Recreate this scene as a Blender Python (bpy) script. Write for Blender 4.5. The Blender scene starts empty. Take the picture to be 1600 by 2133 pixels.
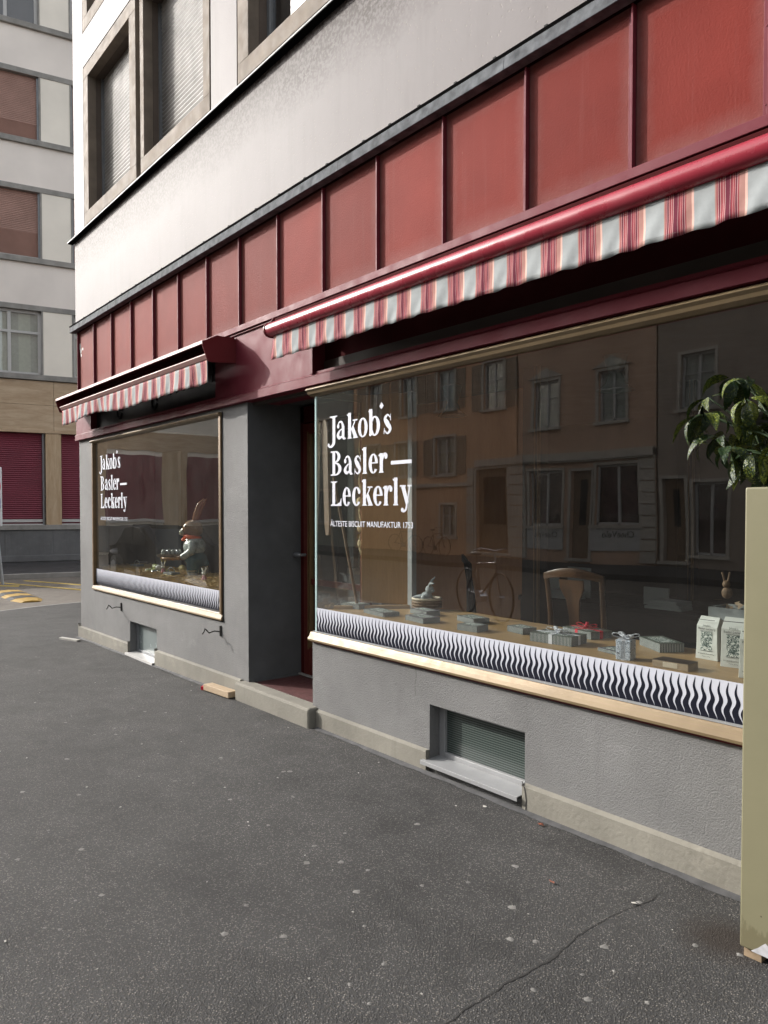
import bpy, bmesh, math, random
from math import sin, cos, pi, radians, atan, atan2, sqrt, hypot
from mathutils import Vector, Matrix
random.seed(7)
SC = bpy.context.scene
COL = SC.collection

# ------------------------------------------------------------------ camera
F_PX = 1560.0; YAW = atan(1265 / F_PX); PITCH = radians(1.5)
cam_d = bpy.data.cameras.new('camera')
cam = bpy.data.objects.new('camera', cam_d); COL.objects.link(cam)
cam.location = (0, -3.0, 1.55)
cam.rotation_euler = (pi / 2 - PITCH, 0, (pi / 2 - YAW))
cam_d.sensor_fit = 'VERTICAL'; cam_d.sensor_height = 36; cam_d.sensor_width = 27
cam_d.lens = F_PX / 2133 * 36
cam_d.shift_y = (1065 + F_PX * math.tan(PITCH) - 1066.5) / 2133
cam_d.clip_start = .05; cam_d.clip_end = 1200
SC.camera = cam

# ------------------------------------------------------------------ light
SUN_DIR = Vector((.53, .29, -.27)).normalized()          # the way the light travels
SUN_EL = math.asin(-SUN_DIR.z)
SUN_AZ = atan2(-SUN_DIR.x, -SUN_DIR.y)                   # clockwise from +Y
w = bpy.data.worlds.new('World'); SC.world = w; w.use_nodes = True
nt = w.node_tree; nt.nodes.clear()
sky = nt.nodes.new('ShaderNodeTexSky'); sky.sky_type = 'NISHITA'; sky.sun_disc = False
sky.sun_elevation = SUN_EL; sky.sun_rotation = SUN_AZ
sky.air_density = 1.0; sky.dust_density = 4.0; sky.ozone_density = 1.0
bg = nt.nodes.new('ShaderNodeBackground'); bg.inputs[1].default_value = .15
wo = nt.nodes.new('ShaderNodeOutputWorld')
hs = nt.nodes.new('ShaderNodeHueSaturation'); hs.inputs['Saturation'].default_value = .2; nt.links.new(sky.outputs[0], hs.inputs['Color']); nt.links.new(hs.outputs[0], bg.inputs[0]); nt.links.new(bg.outputs[0], wo.inputs[0])
sun_d = bpy.data.lights.new('sun', 'SUN'); sun_d.energy = 2.0; sun_d.angle = radians(.55); sun_d.color = (1, .94, .87)
sun = bpy.data.objects.new('sun', sun_d); COL.objects.link(sun)
sun.rotation_euler = SUN_DIR.to_track_quat('-Z', 'Y').to_euler(); sun.location = (-20, -10, 14)
vs = SC.view_settings; vs.view_transform = 'Standard'; vs.look = 'None'; vs.exposure = 1.5; vs.gamma = 1
vs.use_curve_mapping = False
SC.cycles.max_bounces = 8; SC.cycles.transparent_max_bounces = 16; SC.cycles.use_denoising = True

# ------------------------------------------------------------------ material helpers
def L(nt, a, b): nt.links.new(a, b)
def nd(nt, t, **k):
    n = nt.nodes.new(t)
    for a, b in k.items(): setattr(n, a, b)
    return n
def val(nt, op, a, b=None, c=None, clamp=False):
    n = nd(nt, 'ShaderNodeMath', operation=op, use_clamp=clamp)
    for i, x in enumerate((a, b, c)):
        if x is None: continue
        if isinstance(x, (int, float)): n.inputs[i].default_value = x
        else: L(nt, x, n.inputs[i])
    return n.outputs[0]
def ramp(nt, f, pts):
    r = nd(nt, 'ShaderNodeValToRGB'); L(nt, f, r.inputs[0])
    el = r.color_ramp.elements
    while len(el) > len(pts): el.remove(el[-1])
    while len(el) < len(pts): el.new(.5)
    for e, (p, c) in zip(el, pts):
        e.position = p; e.color = (c, c, c, 1) if isinstance(c, (int, float)) else (*c, 1)
    return r.outputs[0]
def mixc(nt, f, a, b, mode='MIX'):
    n = nd(nt, 'ShaderNodeMix', data_type='RGBA', blend_type=mode)
    for i, x in ((0, f), (6, a), (7, b)):
        if isinstance(x, (int, float)): n.inputs[i].default_value = x
        elif isinstance(x, tuple): n.inputs[i].default_value = (*x, 1)
        else: L(nt, x, n.inputs[i])
    return n.outputs[2]
def coord(nt, scale=(1, 1, 1), loc=(0, 0, 0), world=False):
    t = nd(nt, 'ShaderNodeNewGeometry').outputs['Position'] if world else nd(nt, 'ShaderNodeTexCoord').outputs['Object']
    m = nd(nt, 'ShaderNodeMapping'); m.inputs['Scale'].default_value = scale; m.inputs['Location'].default_value = loc
    L(nt, t, m.inputs[0]); return m.outputs[0]
def noise(nt, vec, scale, detail=4, rough=.55, out=0, dist=0):
    n = nd(nt, 'ShaderNodeTexNoise'); n.inputs['Scale'].default_value = scale; n.inputs['Detail'].default_value = detail
    n.inputs['Roughness'].default_value = rough; n.inputs['Distortion'].default_value = dist
    L(nt, vec, n.inputs['Vector']); return n.outputs[out]
def voro(nt, vec, scale, feature='F1', out='Distance', rnd=1):
    n = nd(nt, 'ShaderNodeTexVoronoi', feature=feature); n.inputs['Scale'].default_value = scale
    n.inputs['Randomness'].default_value = rnd
    L(nt, vec, n.inputs['Vector']); return n.outputs[out]
def bump(nt, h, strength=.5, dist=.01, normal=None):
    b = nd(nt, 'ShaderNodeBump'); b.inputs['Strength'].default_value = strength; b.inputs['Distance'].default_value = dist
    L(nt, h, b.inputs['Height'])
    if normal: L(nt, normal, b.inputs['Normal'])
    return b.outputs[0]
def newmat(name):
    m = bpy.data.materials.new(name); m.use_nodes = True
    return m, m.node_tree, m.node_tree.nodes['Principled BSDF']
def setp(b, **k):
    names = {'rough': 'Roughness', 'metal': 'Metallic', 'spec': 'Specular IOR Level', 'coat': 'Coat Weight', 'coat_rough': 'Coat Roughness', 'sheen': 'Sheen Weight', 'sub': 'Subsurface Weight'}
    for a, v in k.items(): b.inputs[names[a]].default_value = v
def plain(name, c, rough=.6, metal=0, var=.12, scale=9, bmp=.15, bscale=80, spec=.5, bdist=.002, dirt=0):
    m, nt, b = newmat(name); v = coord(nt)
    n1 = noise(nt, v, scale, 5)
    f = ramp(nt, n1, [(.3, 1 - var), (.7, 1 + var * .5)])
    col = mixc(nt, 1.0, tuple(c), f, 'MULTIPLY')
    if dirt:
        d = noise(nt, coord(nt, (1, 1, .35)), scale * .6, 6, .65)
        col = mixc(nt, ramp(nt, d, [(.5, 0), (.75, dirt)]), col, (.05, .045, .04))
    L(nt, col, b.inputs['Base Color'])
    setp(b, rough=rough, metal=metal, spec=spec)
    r = ramp(nt, noise(nt, v, scale * 2.3, 3), [(.3, max(0, rough - .08)), (.7, min(1, rough + .08))]); L(nt, r, b.inputs['Roughness'])
    if bmp: L(nt, bump(nt, noise(nt, v, bscale, 3), bmp, bdist), b.inputs['Normal'])
    return m

M = {}
# asphalt pavement: fine stones in dark binder
def asphalt(name, base, stone, gscale, patch, rough=.85, bs=.9):
    m, nt, b = newmat(name); v = coord(nt, world=True)
    cell = voro(nt, v, gscale, out='Color'); sep = nd(nt, 'ShaderNodeSeparateColor'); L(nt, cell, sep.inputs[0])
    st = ramp(nt, sep.outputs[0], [(.4, 0), (.8, .5), (.97, 1)])
    dist = voro(nt, v, gscale); core = ramp(nt, dist, [(.25, 1), (.55, 0)])
    fac = val(nt, 'MULTIPLY', st, core)
    big = noise(nt, v, .55, 5, .6); mid = noise(nt, v, 5, 5, .65)
    c = mixc(nt, fac, base, stone)
    warm = mixc(nt, noise(nt, v, gscale * .7, 1), (.85, .9, 1.05), (1.2, 1.08, .9))
    c = mixc(nt, 1.0, c, warm, 'MULTIPLY')
    c = mixc(nt, 1.0, c, ramp(nt, big, [(.3, 1 - patch), (.7, 1 + patch)]), 'MULTIPLY')
    c = mixc(nt, 1.0, c, ramp(nt, mid, [(.3, .8), (.7, 1.15)]), 'MULTIPLY')
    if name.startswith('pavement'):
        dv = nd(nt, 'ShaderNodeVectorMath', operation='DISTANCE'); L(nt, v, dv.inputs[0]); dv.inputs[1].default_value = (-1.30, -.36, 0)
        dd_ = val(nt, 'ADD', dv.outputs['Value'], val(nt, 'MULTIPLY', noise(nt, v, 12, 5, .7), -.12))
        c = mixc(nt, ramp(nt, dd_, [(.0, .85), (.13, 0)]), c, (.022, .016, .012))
    stn = noise(nt, coord(nt, (1, 1, 1), (7, 2, 0), world=True), 1.7, 6, .68)
    c = mixc(nt, 1.0, c, ramp(nt, stn, [(.52, 1), (.66, .72)]), 'MULTIPLY')
    fine = noise(nt, v, gscale * 2.2, 2)
    c = mixc(nt, 1.0, c, ramp(nt, fine, [(.3, .62), (.7, 1.4)]), 'MULTIPLY')
    L(nt, c, b.inputs['Base Color']); setp(b, rough=rough, spec=.35)
    h = val(nt, 'ADD', val(nt, 'MULTIPLY', core, .9), val(nt, 'MULTIPLY', noise(nt, v, 120, 3, .6), 1.0))
    L(nt, bump(nt, h, bs, .0035), b.inputs['Normal'])
    return m
M['pavement'] = asphalt('pavement_asphalt', (.038, .0385, .0385), (.20, .193, .178), 150, .24)
M['road'] = asphalt('road_asphalt', (.125, .115, .10), (.30, .265, .23), 120, .12)
M['far_pavement'] = asphalt('far_pavement_asphalt', (.05, .05, .052), (.12, .12, .12), 160, .15)

# scraped grey render of the ground floor
def render_mat(name, c, scale, strength, dist, stain=.3, rough=.85, c2=None, zdirt=0):
    m, nt, b = newmat(name); v = coord(nt, world=True)
    warp = noise(nt, v, scale * .6, 2, .5, out=1)
    vv = nd(nt, 'ShaderNodeMix', data_type='VECTOR'); vv.inputs[0].default_value = .012
    L(nt, v, vv.inputs[4]); L(nt, warp, vv.inputs[5])
    n = noise(nt, vv.outputs[1], scale, 3, .6); n2 = noise(nt, v, scale * 3, 3, .6)
    h = val(nt, 'ADD', ramp(nt, n, [(.36, 0), (.62, 1)]), val(nt, 'MULTIPLY', n2, .35))
    big = noise(nt, v, 1.3, 6, .65)
    col = mixc(nt, ramp(nt, big, [(.32, 0), (.7, 1)]), tuple(x * (1 - stain * .5) for x in c), tuple(x * (1 + stain * .25) for x in c))
    blot = noise(nt, coord(nt, (1, 1, 1.6), (3, 5, 1), world=True), 2.2, 7, .7)
    col = mixc(nt, ramp(nt, blot, [(.58, 0), (.72, stain)]), col, c2 or tuple(min(1, x * 1.6) for x in c))
    streak = noise(nt, coord(nt, (9, 9, .7), world=True), 1.2, 5, .7)
    col = mixc(nt, ramp(nt, streak, [(.55, 0), (.8, stain * .9)]), col, tuple(x * .55 for x in c))
    pit = voro(nt, v, 42); col = mixc(nt, ramp(nt, pit, [(.04, .45), (.1, 0)]), col, tuple(x * .35 for x in c))
    L(nt, col, b.inputs['Base Color']); setp(b, rough=rough, spec=.4)
    L(nt, bump(nt, h, strength, dist), b.inputs['Normal'])
    return m
M['render'] = render_mat('grey_render', (.15, .15, .149), 135, .42, .005, .42)
M['plinth'] = render_mat('plinth_cement', (.19, .18, .152), 40, .25, .004, .55)
M['plinth_dark'] = render_mat('far_plinth_cement', (.13, .13, .13), 12, .3, .004, .5)

# pale upper render with stippled, damp stained band below the drip ledge
m, nt, b = newmat('pale_upper_render'); v = coord(nt, world=True)
sepv = nd(nt, 'ShaderNodeSeparateXYZ'); L(nt, v, sepv.inputs[0])
n = noise(nt, v, 30, 4, .65); st = voro(nt, v, 28)
band = ramp(nt, val(nt, 'ADD', sepv.outputs[2], val(nt, 'MULTIPLY', noise(nt, v, 2.2, 5), .55)), [(0, 0), (1, 1)])
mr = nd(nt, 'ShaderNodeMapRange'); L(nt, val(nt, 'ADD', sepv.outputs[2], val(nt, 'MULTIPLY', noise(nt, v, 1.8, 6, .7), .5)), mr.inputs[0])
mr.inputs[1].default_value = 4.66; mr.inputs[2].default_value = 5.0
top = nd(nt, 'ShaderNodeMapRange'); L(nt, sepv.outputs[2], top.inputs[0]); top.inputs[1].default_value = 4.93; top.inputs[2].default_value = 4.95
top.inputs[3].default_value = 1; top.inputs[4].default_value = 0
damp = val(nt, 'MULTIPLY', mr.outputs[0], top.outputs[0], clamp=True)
grit = ramp(nt, noise(nt, v, 44, 3, .6), [(.42, 0), (.56, 1)])
c = mixc(nt, ramp(nt, noise(nt, v, .9, 5, .6), [(.3, 0), (.7, 1)]), (.165, .152, .152), (.195, .182, .182))
c = mixc(nt, ramp(nt, noise(nt, coord(nt, (6, 6, .6), world=True), 1.1, 5, .7), [(.5, 0), (.8, .35)]), c, (.12, .11, .107))
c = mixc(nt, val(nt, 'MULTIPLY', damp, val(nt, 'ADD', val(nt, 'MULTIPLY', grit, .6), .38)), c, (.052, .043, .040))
pock = ramp(nt, st, [(.10, .55), (.2, 0)])
c = mixc(nt, val(nt, 'MULTIPLY', pock, top.outputs[0]), c, (.22, .2, .18))
L(nt, c, b.inputs['Base Color']); setp(b, rough=.62, spec=.115)
hh = val(nt, 'ADD', val(nt, 'MULTIPLY', n, .6), val(nt, 'MULTIPLY', ramp(nt, st, [(.08, 0), (.22, 1)]), .7))
L(nt, bump(nt, hh, .38, .004), b.inputs['Normal']); M['upper'] = m

# painted red panels: hammered skin, chalky faded rims
m, nt, b = newmat('red_panel_paint'); v = coord(nt, world=True)
tc = nd(nt, 'ShaderNodeTexCoord'); g = tc.outputs['UV']; su = nd(nt, 'ShaderNodeSeparateXYZ'); L(nt, g, su.inputs[0])
def edge(u): return val(nt, 'MINIMUM', u, val(nt, 'SUBTRACT', 1, u))
e = val(nt, 'MINIMUM', edge(su.outputs[0]), edge(su.outputs[1]))
e = val(nt, 'ADD', e, val(nt, 'MULTIPLY', val(nt, 'SUBTRACT', noise(nt, v, 14, 6, .7), .5), .14))
rim = ramp(nt, e, [(.0, .8), (.055, .35), (.16, 0)])
c = mixc(nt, ramp(nt, noise(nt, v, 2.5, 5, .6), [(.3, 0), (.7, 1)]), (.135, .021, .016), (.170, .028, .021))
c = mixc(nt, rim, c, (.19, .085, .08))
oi = nd(nt, 'ShaderNodeObjectInfo'); c = mixc(nt, 1.0, c, ramp(nt, oi.outputs['Random'], [(0, .86), (1, 1.14)]), 'MULTIPLY')
dr = noise(nt, coord(nt, (14, 14, .5), world=True), 1.4, 5, .7); c = mixc(nt, ramp(nt, dr, [(.56, 0), (.85, .22)]), c, (.2, .1, .09))
scr = noise(nt, coord(nt, (30, 30, 3), world=True), 2, 3, .7)
c = mixc(nt, ramp(nt, scr, [(.74, 0), (.8, .5)]), c, (.5, .3, .27))
L(nt, c, b.inputs['Base Color']); setp(b, rough=.66, spec=.05)
hm = noise(nt, v, 95, 2, .5, dist=.6); L(nt, bump(nt, hm, .38, .004), b.inputs['Normal']); M['panel'] = m

def gloss_paint(name, c, rough=.3, fade=.25, chip=.3):
    m, nt, b = newmat(name); v = coord(nt, world=True)
    col = mixc(nt, ramp(nt, noise(nt, v, 3, 5, .6), [(.3, 0), (.7, fade)]), c, tuple(min(1, x * 1.35 + .03) for x in c))
    col = mixc(nt, ramp(nt, noise(nt, v, 60, 4, .75), [(.7, 0), (.76, chip)]), col, (.45, .38, .36))
    L(nt, col, b.inputs['Base Color'])
    L(nt, ramp(nt, noise(nt, v, 7, 5, .6), [(.3, rough - .05), (.7, rough + .15)]), b.inputs['Roughness']); setp(b, spec=.16 if rough > .35 else .5)
    L(nt, bump(nt, noise(nt, v, 18, 3), .12, .002), b.inputs['Normal'])
    return m
M['maroon'] = gloss_paint('maroon_gloss_paint', (.115, .015, .024), .55)
M['maroon_dark'] = plain('dark_maroon_paint', (.05, .008, .009), .85, 0, .2, 5, .1, spec=.04)
M['tube_red'] = gloss_paint('awning_tube_enamel', (.25, .022, .038), .24, .15, .25)
M['cover_red'] = gloss_paint('awning_cover_enamel', (.10, .014, .016), .4, .15, .2)
M['rail_pink'] = gloss_paint('awning_rail_enamel', (.22, .12, .11), .45, .2, .2)
M['door_red'] = gloss_paint('door_red_paint', (.07, .012, .009), .4)
M['lead'] = plain('weathered_lead', (.125, .132, .142), .85, 0, .5, 14, .5, 30, spec=.06, dirt=.3)
M['ledge'] = plain('painted_ledge', (.26, .265, .27), .6, 0, .2, 12, .2, 60)
M['black'] = plain('black_paint', (.012, .012, .013), .7, 0, .2, spec=.15)
M['dark_gap'] = plain('dark_joint', (.025, .018, .017), .8)
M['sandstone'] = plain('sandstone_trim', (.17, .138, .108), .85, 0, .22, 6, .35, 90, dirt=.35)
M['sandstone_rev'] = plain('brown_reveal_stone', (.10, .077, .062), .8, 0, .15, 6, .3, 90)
M['metal_frame'] = plain('brushed_metal_frame', (.18, .19, .20), .45, .4, .1)
M['alu'] = plain('aluminium', (.27, .275, .28), .5, .2, .08, 8, .06)
M['white_paint'] = plain('white_paint', (.45, .445, .43), .4, 0, .06)
M['shade_black'] = plain('painted_shade_black', (.006, .006, .006), .95, 0, .1, spec=.02)  # near-black colour that paints the shade beneath the drip ledge
M['brass'] = plain('brass', (.165, .12, .068), .44, .2, .15, 7, .08, 60, spec=.3)
M['brass_dark'] = plain('aged_brass', (.13, .08, .035), .45, .3, .25, 9, .12, 60)
M['floor_red'] = plain('maroon_floor_tile', (.075, .026, .025), .6, 0, .3, 12, .4, 120)
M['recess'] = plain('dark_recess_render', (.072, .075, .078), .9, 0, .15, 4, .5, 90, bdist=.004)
M['beech'] = None
def wood(name, c, c2, scale=(1, 12, 12), rough=.45, sc=3.0):
    m, nt, b = newmat(name); v = coord(nt, scale)
    n = noise(nt, v, sc, 6, .6, dist=.7); wv = noise(nt, v, sc * 7, 3, .6)
    col = mixc(nt, ramp(nt, n, [(.3, 0), (.7, 1)]), c, c2)
    col = mixc(nt, ramp(nt, wv, [(.45, 0), (.8, .3)]), col, tuple(x * .6 for x in c))
    L(nt, col, b.inputs['Base Color']); setp(b, rough=rough); L(nt, bump(nt, n, .12, .002), b.inputs['Normal'])
    return m
M['beech'] = wood('beech_board', (.29, .18, .08), (.35, .23, .11), (1.2, 9, 9), .4)
M['beech_panel'] = wood('oiled_ply_panel', (.30, .17, .07), (.36, .21, .09), (9, 9, 1), .45)
M['walnut'] = wood('brown_chair_wood', (.045, .021, .009), (.08, .037, .015), (8, 8, 1.2), .3)
M['old_wood'] = wood('old_brown_wood', (.13, .075, .04), (.22, .14, .08), (9, 9, 1), .6)
M['pale_wood'] = wood('pale_worn_wood', (.42, .36, .28), (.5, .43, .33), (9, 9, 1), .7)
M['raw_wood'] = wood('raw_timber', (.30, .22, .14), (.38, .29, .19), (1, 9, 9), .75, 4)
M['dark_wood'] = wood('dark_stained_wood', (.03, .02, .014), (.05, .035, .024), (1, 9, 9), .35)
M['travertine'] = wood('travertine', (.36, .25, .15), (.52, .40, .27), (1, 1, 7), .55, 1.1)
M['travertine_v'] = wood('travertine_upright', (.36, .24, .13), (.50, .38, .25), (5, 5, .7), .55, 1.6)
M['cream'] = plain('cream_wall_paint', (.78, .73, .64), .75, 0, .1, .7, .25, 40, dirt=.12)
M['cream_parapet'] = plain('parapet_paint', (.76, .70, .64), .75, 0, .12, .5, .25, 40, dirt=.12)
M['grey_ledge'] = plain('grey_sill_concrete', (.27, .26, .24), .8, 0, .25, 3, .3, 40, dirt=.3)
M['shutter_brown'] = plain('brown_shutter_slat', (.36, .22, .18), .5, 0, .15, 1.5)
M['shutter_maroon'] = plain('maroon_shutter_slat', (.17, .022, .04), .45, 0, .15, 1.5)
M['shutter_pale'] = plain('pale_shutter_slat', (.21, .20, .185), .5, 0, .45, 2.2, spec=.25, dirt=.4)
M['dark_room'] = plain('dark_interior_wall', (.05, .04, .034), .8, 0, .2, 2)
M['room_floor'] = plain('interior_floor', (.07, .045, .03), .5, 0, .2, 2)
M['room_pale'] = plain('pale_interior_wall', (.48, .52, .46), .8, 0, .1, 2)
M['room_grey'] = plain('pale_grey_partition', (.22, .24, .24), .5, 0, .08, 2)
M['vinyl'] = plain('white_vinyl', (.43, .445, .50), .6, 0, .03, 5, 0)
M['film_white'] = plain('white_printed_film', (.40, .415, .475), .7, 0, .03, 5, 0)
M['film_black'] = plain('black_print', (.006, .007, .014), .8, 0, .1, 5, 0, spec=.1)
M['print_dark'] = plain('dark_print', (.05, .055, .055), .5, 0, .1, 5, 0)
M['paper'] = plain('white_paper', (.52, .53, .50), .7, 0, .06, 14, .35, 22, bdist=.004)
M['box_top'] = plain('mottled_box_top', (.20, .22, .21), .45, 0, .6, 60, .1)
M['kraft'] = plain('kraft_carton', (.26, .19, .12), .7, 0, .25, 25, .2)
M['ribbon_red'] = plain('red_ribbon', (.55, .012, .035), .3, 0, .1)
M['ribbon_white'] = plain('sheer_white_ribbon', (.62, .63, .68), .3, 0, .1)
M['wicker'] = plain('wicker', (.16, .10, .055), .7, 0, .4, 40, .6, 90)
M['plush'] = plain('grey_plush', (.34, .36, .37), .95, 0, .3, 40, .7, 160, bdist=.004)
M['lamp_teal'] = plain('teal_lamp_glass', (.10, .15, .16), .2, .2, .2)
M['planter'] = plain('khaki_powder_coat', (.175, .163, .100), .5, 0, .07, 2.5, .12, 120, dirt=.06)
m, nt, b = newmat('khaki_powder_coat'); v = coord(nt, world=True)
sz = nd(nt, 'ShaderNodeSeparateXYZ'); L(nt, v, sz.inputs[0])
c = mixc(nt, ramp(nt, noise(nt, v, 2.5, 5, .6), [(.3, 0), (.7, 1)]), (.160, .150, .092), (.182, .170, .106))
low = val(nt, 'ADD', sz.outputs[2], val(nt, 'MULTIPLY', noise(nt, coord(nt, (3, 3, 1), world=True), 9, 6, .7), -.22))
c = mixc(nt, ramp(nt, low, [(-.0, .4), (.02, 0)]), c, (.07, .055, .025))
dots = voro(nt, v, 9); c = mixc(nt, ramp(nt, dots, [(.018, .8), (.035, 0)]), c, (.05, .035, .02))
run = noise(nt, coord(nt, (25, 25, .8), world=True), 1.5, 5, .7); c = mixc(nt, ramp(nt, run, [(.6, 0), (.85, .35)]), c, (.10, .095, .06))
L(nt, c, b.inputs['Base Color']); setp(b, rough=.5, spec=.3); L(nt, bump(nt, noise(nt, v, 6, 4), .25, .006), b.inputs['Normal']); M['planter'] = m
M['planter_chip'] = plain('bare_primer', (.42, .42, .44), .6, 0, .3, 30, .3)
M['rubber'] = plain('black_rubber', (.02, .02, .02), .75)
M['yellow_bump'] = plain('worn_yellow_rubber', (.34, .21, .035), .7, 0, .3, 12, .3, 60, dirt=.3)
M['yellow_line'] = plain('worn_yellow_marking', (.42, .30, .06), .8, 0, .35, 9, .3, 60, dirt=.5)
M['kerb'] = plain('granite_kerb', (.21, .205, .195), .8, 0, .25, 12, .3, 60)
M['gum'] = plain('old_chewing_gum', (.16, .155, .145), .8, 0, .35, 20, .2)
M['chip'] = plain('pale_litter', (.36, .35, .32), .7, 0, .2)
M['leaf_litter'] = plain('dry_red_leaf', (.17, .05, .025), .7, 0, .4, 40)
M['crackm'] = plain('crack_shadow_gap', (.02, .019, .018), .95, 0, .2)
M['tar'] = plain('tar_joint', (.06, .06, .062), .8, 0, .35, 14, .5, 60)
M['iron'] = plain('black_iron', (.02, .018, .018), .5, .6, .2)
M['straw'] = plain('straw', (.55, .40, .18), .7, 0, .4, 60)
M['egg_green'] = plain('green_egg', (.42, .48, .20), .4, 0, .1, 20)
M['egg_white'] = plain('white_egg', (.66, .66, .6), .4, 0, .1, 20)
M['egg_blue'] = plain('blue_egg', (.36, .50, .58), .4, 0, .08, 20)
M['egg_pink'] = plain('pink_egg', (.65, .42, .45), .4, 0, .08, 20)
M['egg_yellow'] = plain('yellow_egg', (.62, .50, .18), .4, 0, .08, 20)
M['egg_silver'] = plain('silver_egg', (.42, .44, .46), .25, .6, .2, 20)
M['pink'] = plain('pink_felt', (.48, .19, .21), .8, 0, .1)
M['rab_brown'] = plain('glazed_brown', (.27, .15, .075), .22, 0, .25, 9, .1)
M['rab_cream'] = plain('glazed_cream', (.55, .52, .36), .25, 0, .15, 9, .1)
M['rab_teal'] = plain('glazed_teal', (.035, .12, .145), .2, 0, .3, 7, .1)
M['rab_sock'] = None
M['rab_shoe'] = plain('glazed_black', (.014, .014, .02), .2)
M['rab_scarf'] = plain('orange_scarf', (.80, .13, .03), .4, 0, .1)
M['carton'] = plain('egg_carton_pulp', (.30, .26, .20), .85, 0, .15, 20, .5)
M['redwood'] = wood('reddish_panel', (.36, .16, .07), (.42, .20, .09), (9, 9, 1), .5)
M['amber'] = wood('amber_tray_wood', (.36, .17, .05), (.48, .25, .08), (3, 3, 3), .3)
M['ceramic'] = plain('white_ceramic', (.72, .73, .68), .2, 0, .05)
M['rope'] = plain('hemp_rope', (.42, .35, .2), .8, 0, .3, 60, .4)
M['tulip'] = plain('yellow_tulip', (.85, .50, .03), .5, 0, .1)
M['green_stem'] = plain('green_stem', (.022, .045, .012), .5, 0, .2)
M['blind'] = plain('pale_blind', (.5, .52, .5), .6)
M['sign_white'] = plain('sign_white', (.70, .72, .74), .4)
M['sign_red'] = plain('sign_red', (.55, .04, .05), .4)
M['sign_blue'] = plain('sign_blue', (.05, .10, .38), .4)
M['galv'] = plain('galvanised_steel', (.35, .37, .38), .45, .7, .2)
M['curtain'] = plain('net_curtain', (.50, .51, .44), .8, 0, .2, 1.5)
M['curtain_st'] = None
M['car_paint'] = plain('dark_car_paint', (.018, .021, .027), .7, 0, .05, 5, 0, spec=0)
M['car_glass'] = plain('dark_car_glass', (.010, .012, .014), .8, 0, .05, 5, 0, spec=.02)
M['chrome'] = plain('chrome', (.6, .6, .62), .12, 1, .05)
M['lamp_white'] = plain('headlamp', (.35, .36, .38), .08)
M['bike_frame'] = plain('dark_bike_paint', (.05, .02, .02), .3)
M['flash_dark'] = plain('transom_glass_paint', (.016, .015, .015), .6, 0, .5, 3, 0, spec=.1)

def striped(name, axis, period, pts, rough=.7, c_extra=None):
    m, nt, b = newmat(name); s = nd(nt, 'ShaderNodeSeparateXYZ'); L(nt, coord(nt, world=False), s.inputs[0])
    f = val(nt, 'FRACT', val(nt, 'DIVIDE', s.outputs[axis], period))
    r = nd(nt, 'ShaderNodeValToRGB'); L(nt, f, r.inputs[0]); r.color_ramp.interpolation = 'CONSTANT'
    el = r.color_ramp.elements
    while len(el) < len(pts): el.new(.5)
    for e, (p, c) in zip(el, pts): e.position = p; e.color = (*c, 1)
    v = coord(nt, world=True)
    col = mixc(nt, 1.0, r.outputs[0], ramp(nt, noise(nt, v, 9, 5, .7), [(.3, .84), (.7, 1.05)]), 'MULTIPLY')
    L(nt, col, b.inputs['Base Color']); setp(b, rough=.85, spec=.06)
    L(nt, bump(nt, noise(nt, v, 300, 2), .2, .001), b.inputs['Normal'])
    return m
Wc = (.31, .33, .335); PK = (.37, .20, .175); RD = (.27, .055, .068); PL = (.135, .03, .048); LN = (.44, .29, .28)
awn_pts = [(0, Wc), (.40, PK), (.43, RD), (.455, LN), (.465, PL), (.50, LN), (.51, RD), (.55, LN), (.56, RD), (.585, LN), (.595, PL), (.68, LN), (.69, PL), (.705, RD), (.735, LN), (.745, RD),
           (.775, LN), (.785, PL), (.815, LN), (.825, RD), (.85, PK), (.955, (.66, .42, .36))]
M['valance'] = striped('striped_awning_cloth', 0, .205, awn_pts)
M['rab_sock'] = striped('striped_sock', 0, .03, [(0, (.62, .63, .58)), (.75, (.08, .12, .12))], .3)
M['box_side'] = striped('fine_striped_carton', 0, .0085, [(0, (.33, .35, .34)), (.5, (.04, .045, .045))], .5)
M['box_side_y'] = striped('fine_striped_carton_end', 1, .0085, [(0, (.33, .35, .34)), (.5, (.04, .045, .045))], .5)
M['curtain_st'] = striped('pleated_curtain', 0, .13, [(0, (.52, .52, .42)), (.5, (.40, .41, .34))], .8)

# squiggle gift wrap
m, nt, b = newmat('squiggle_wrap'); v = coord(nt, (1, 1, 1))
n = noise(nt, v, 62, 1, .5, dist=2.5)
L(nt, mixc(nt, ramp(nt, val(nt, 'ABSOLUTE', val(nt, 'SUBTRACT', n, .5)), [(.03, 1), (.045, 0)]), (.55, .60, .68), (.03, .04, .06)), b.inputs['Base Color']); setp(b, rough=.4); M['wrap'] = m
# engraving print on the paper bags
m, nt, b = newmat('engraving_print'); v = coord(nt)
n = noise(nt, v, 70, 4, .7, dist=1.5)
L(nt, ramp(nt, n, [(.44, (.025, .05, .045)), (.5, (.10, .14, .13)), (.56, (.60, .62, .58))]), b.inputs['Base Color']); setp(b, rough=.6); M['engraving'] = m
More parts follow.
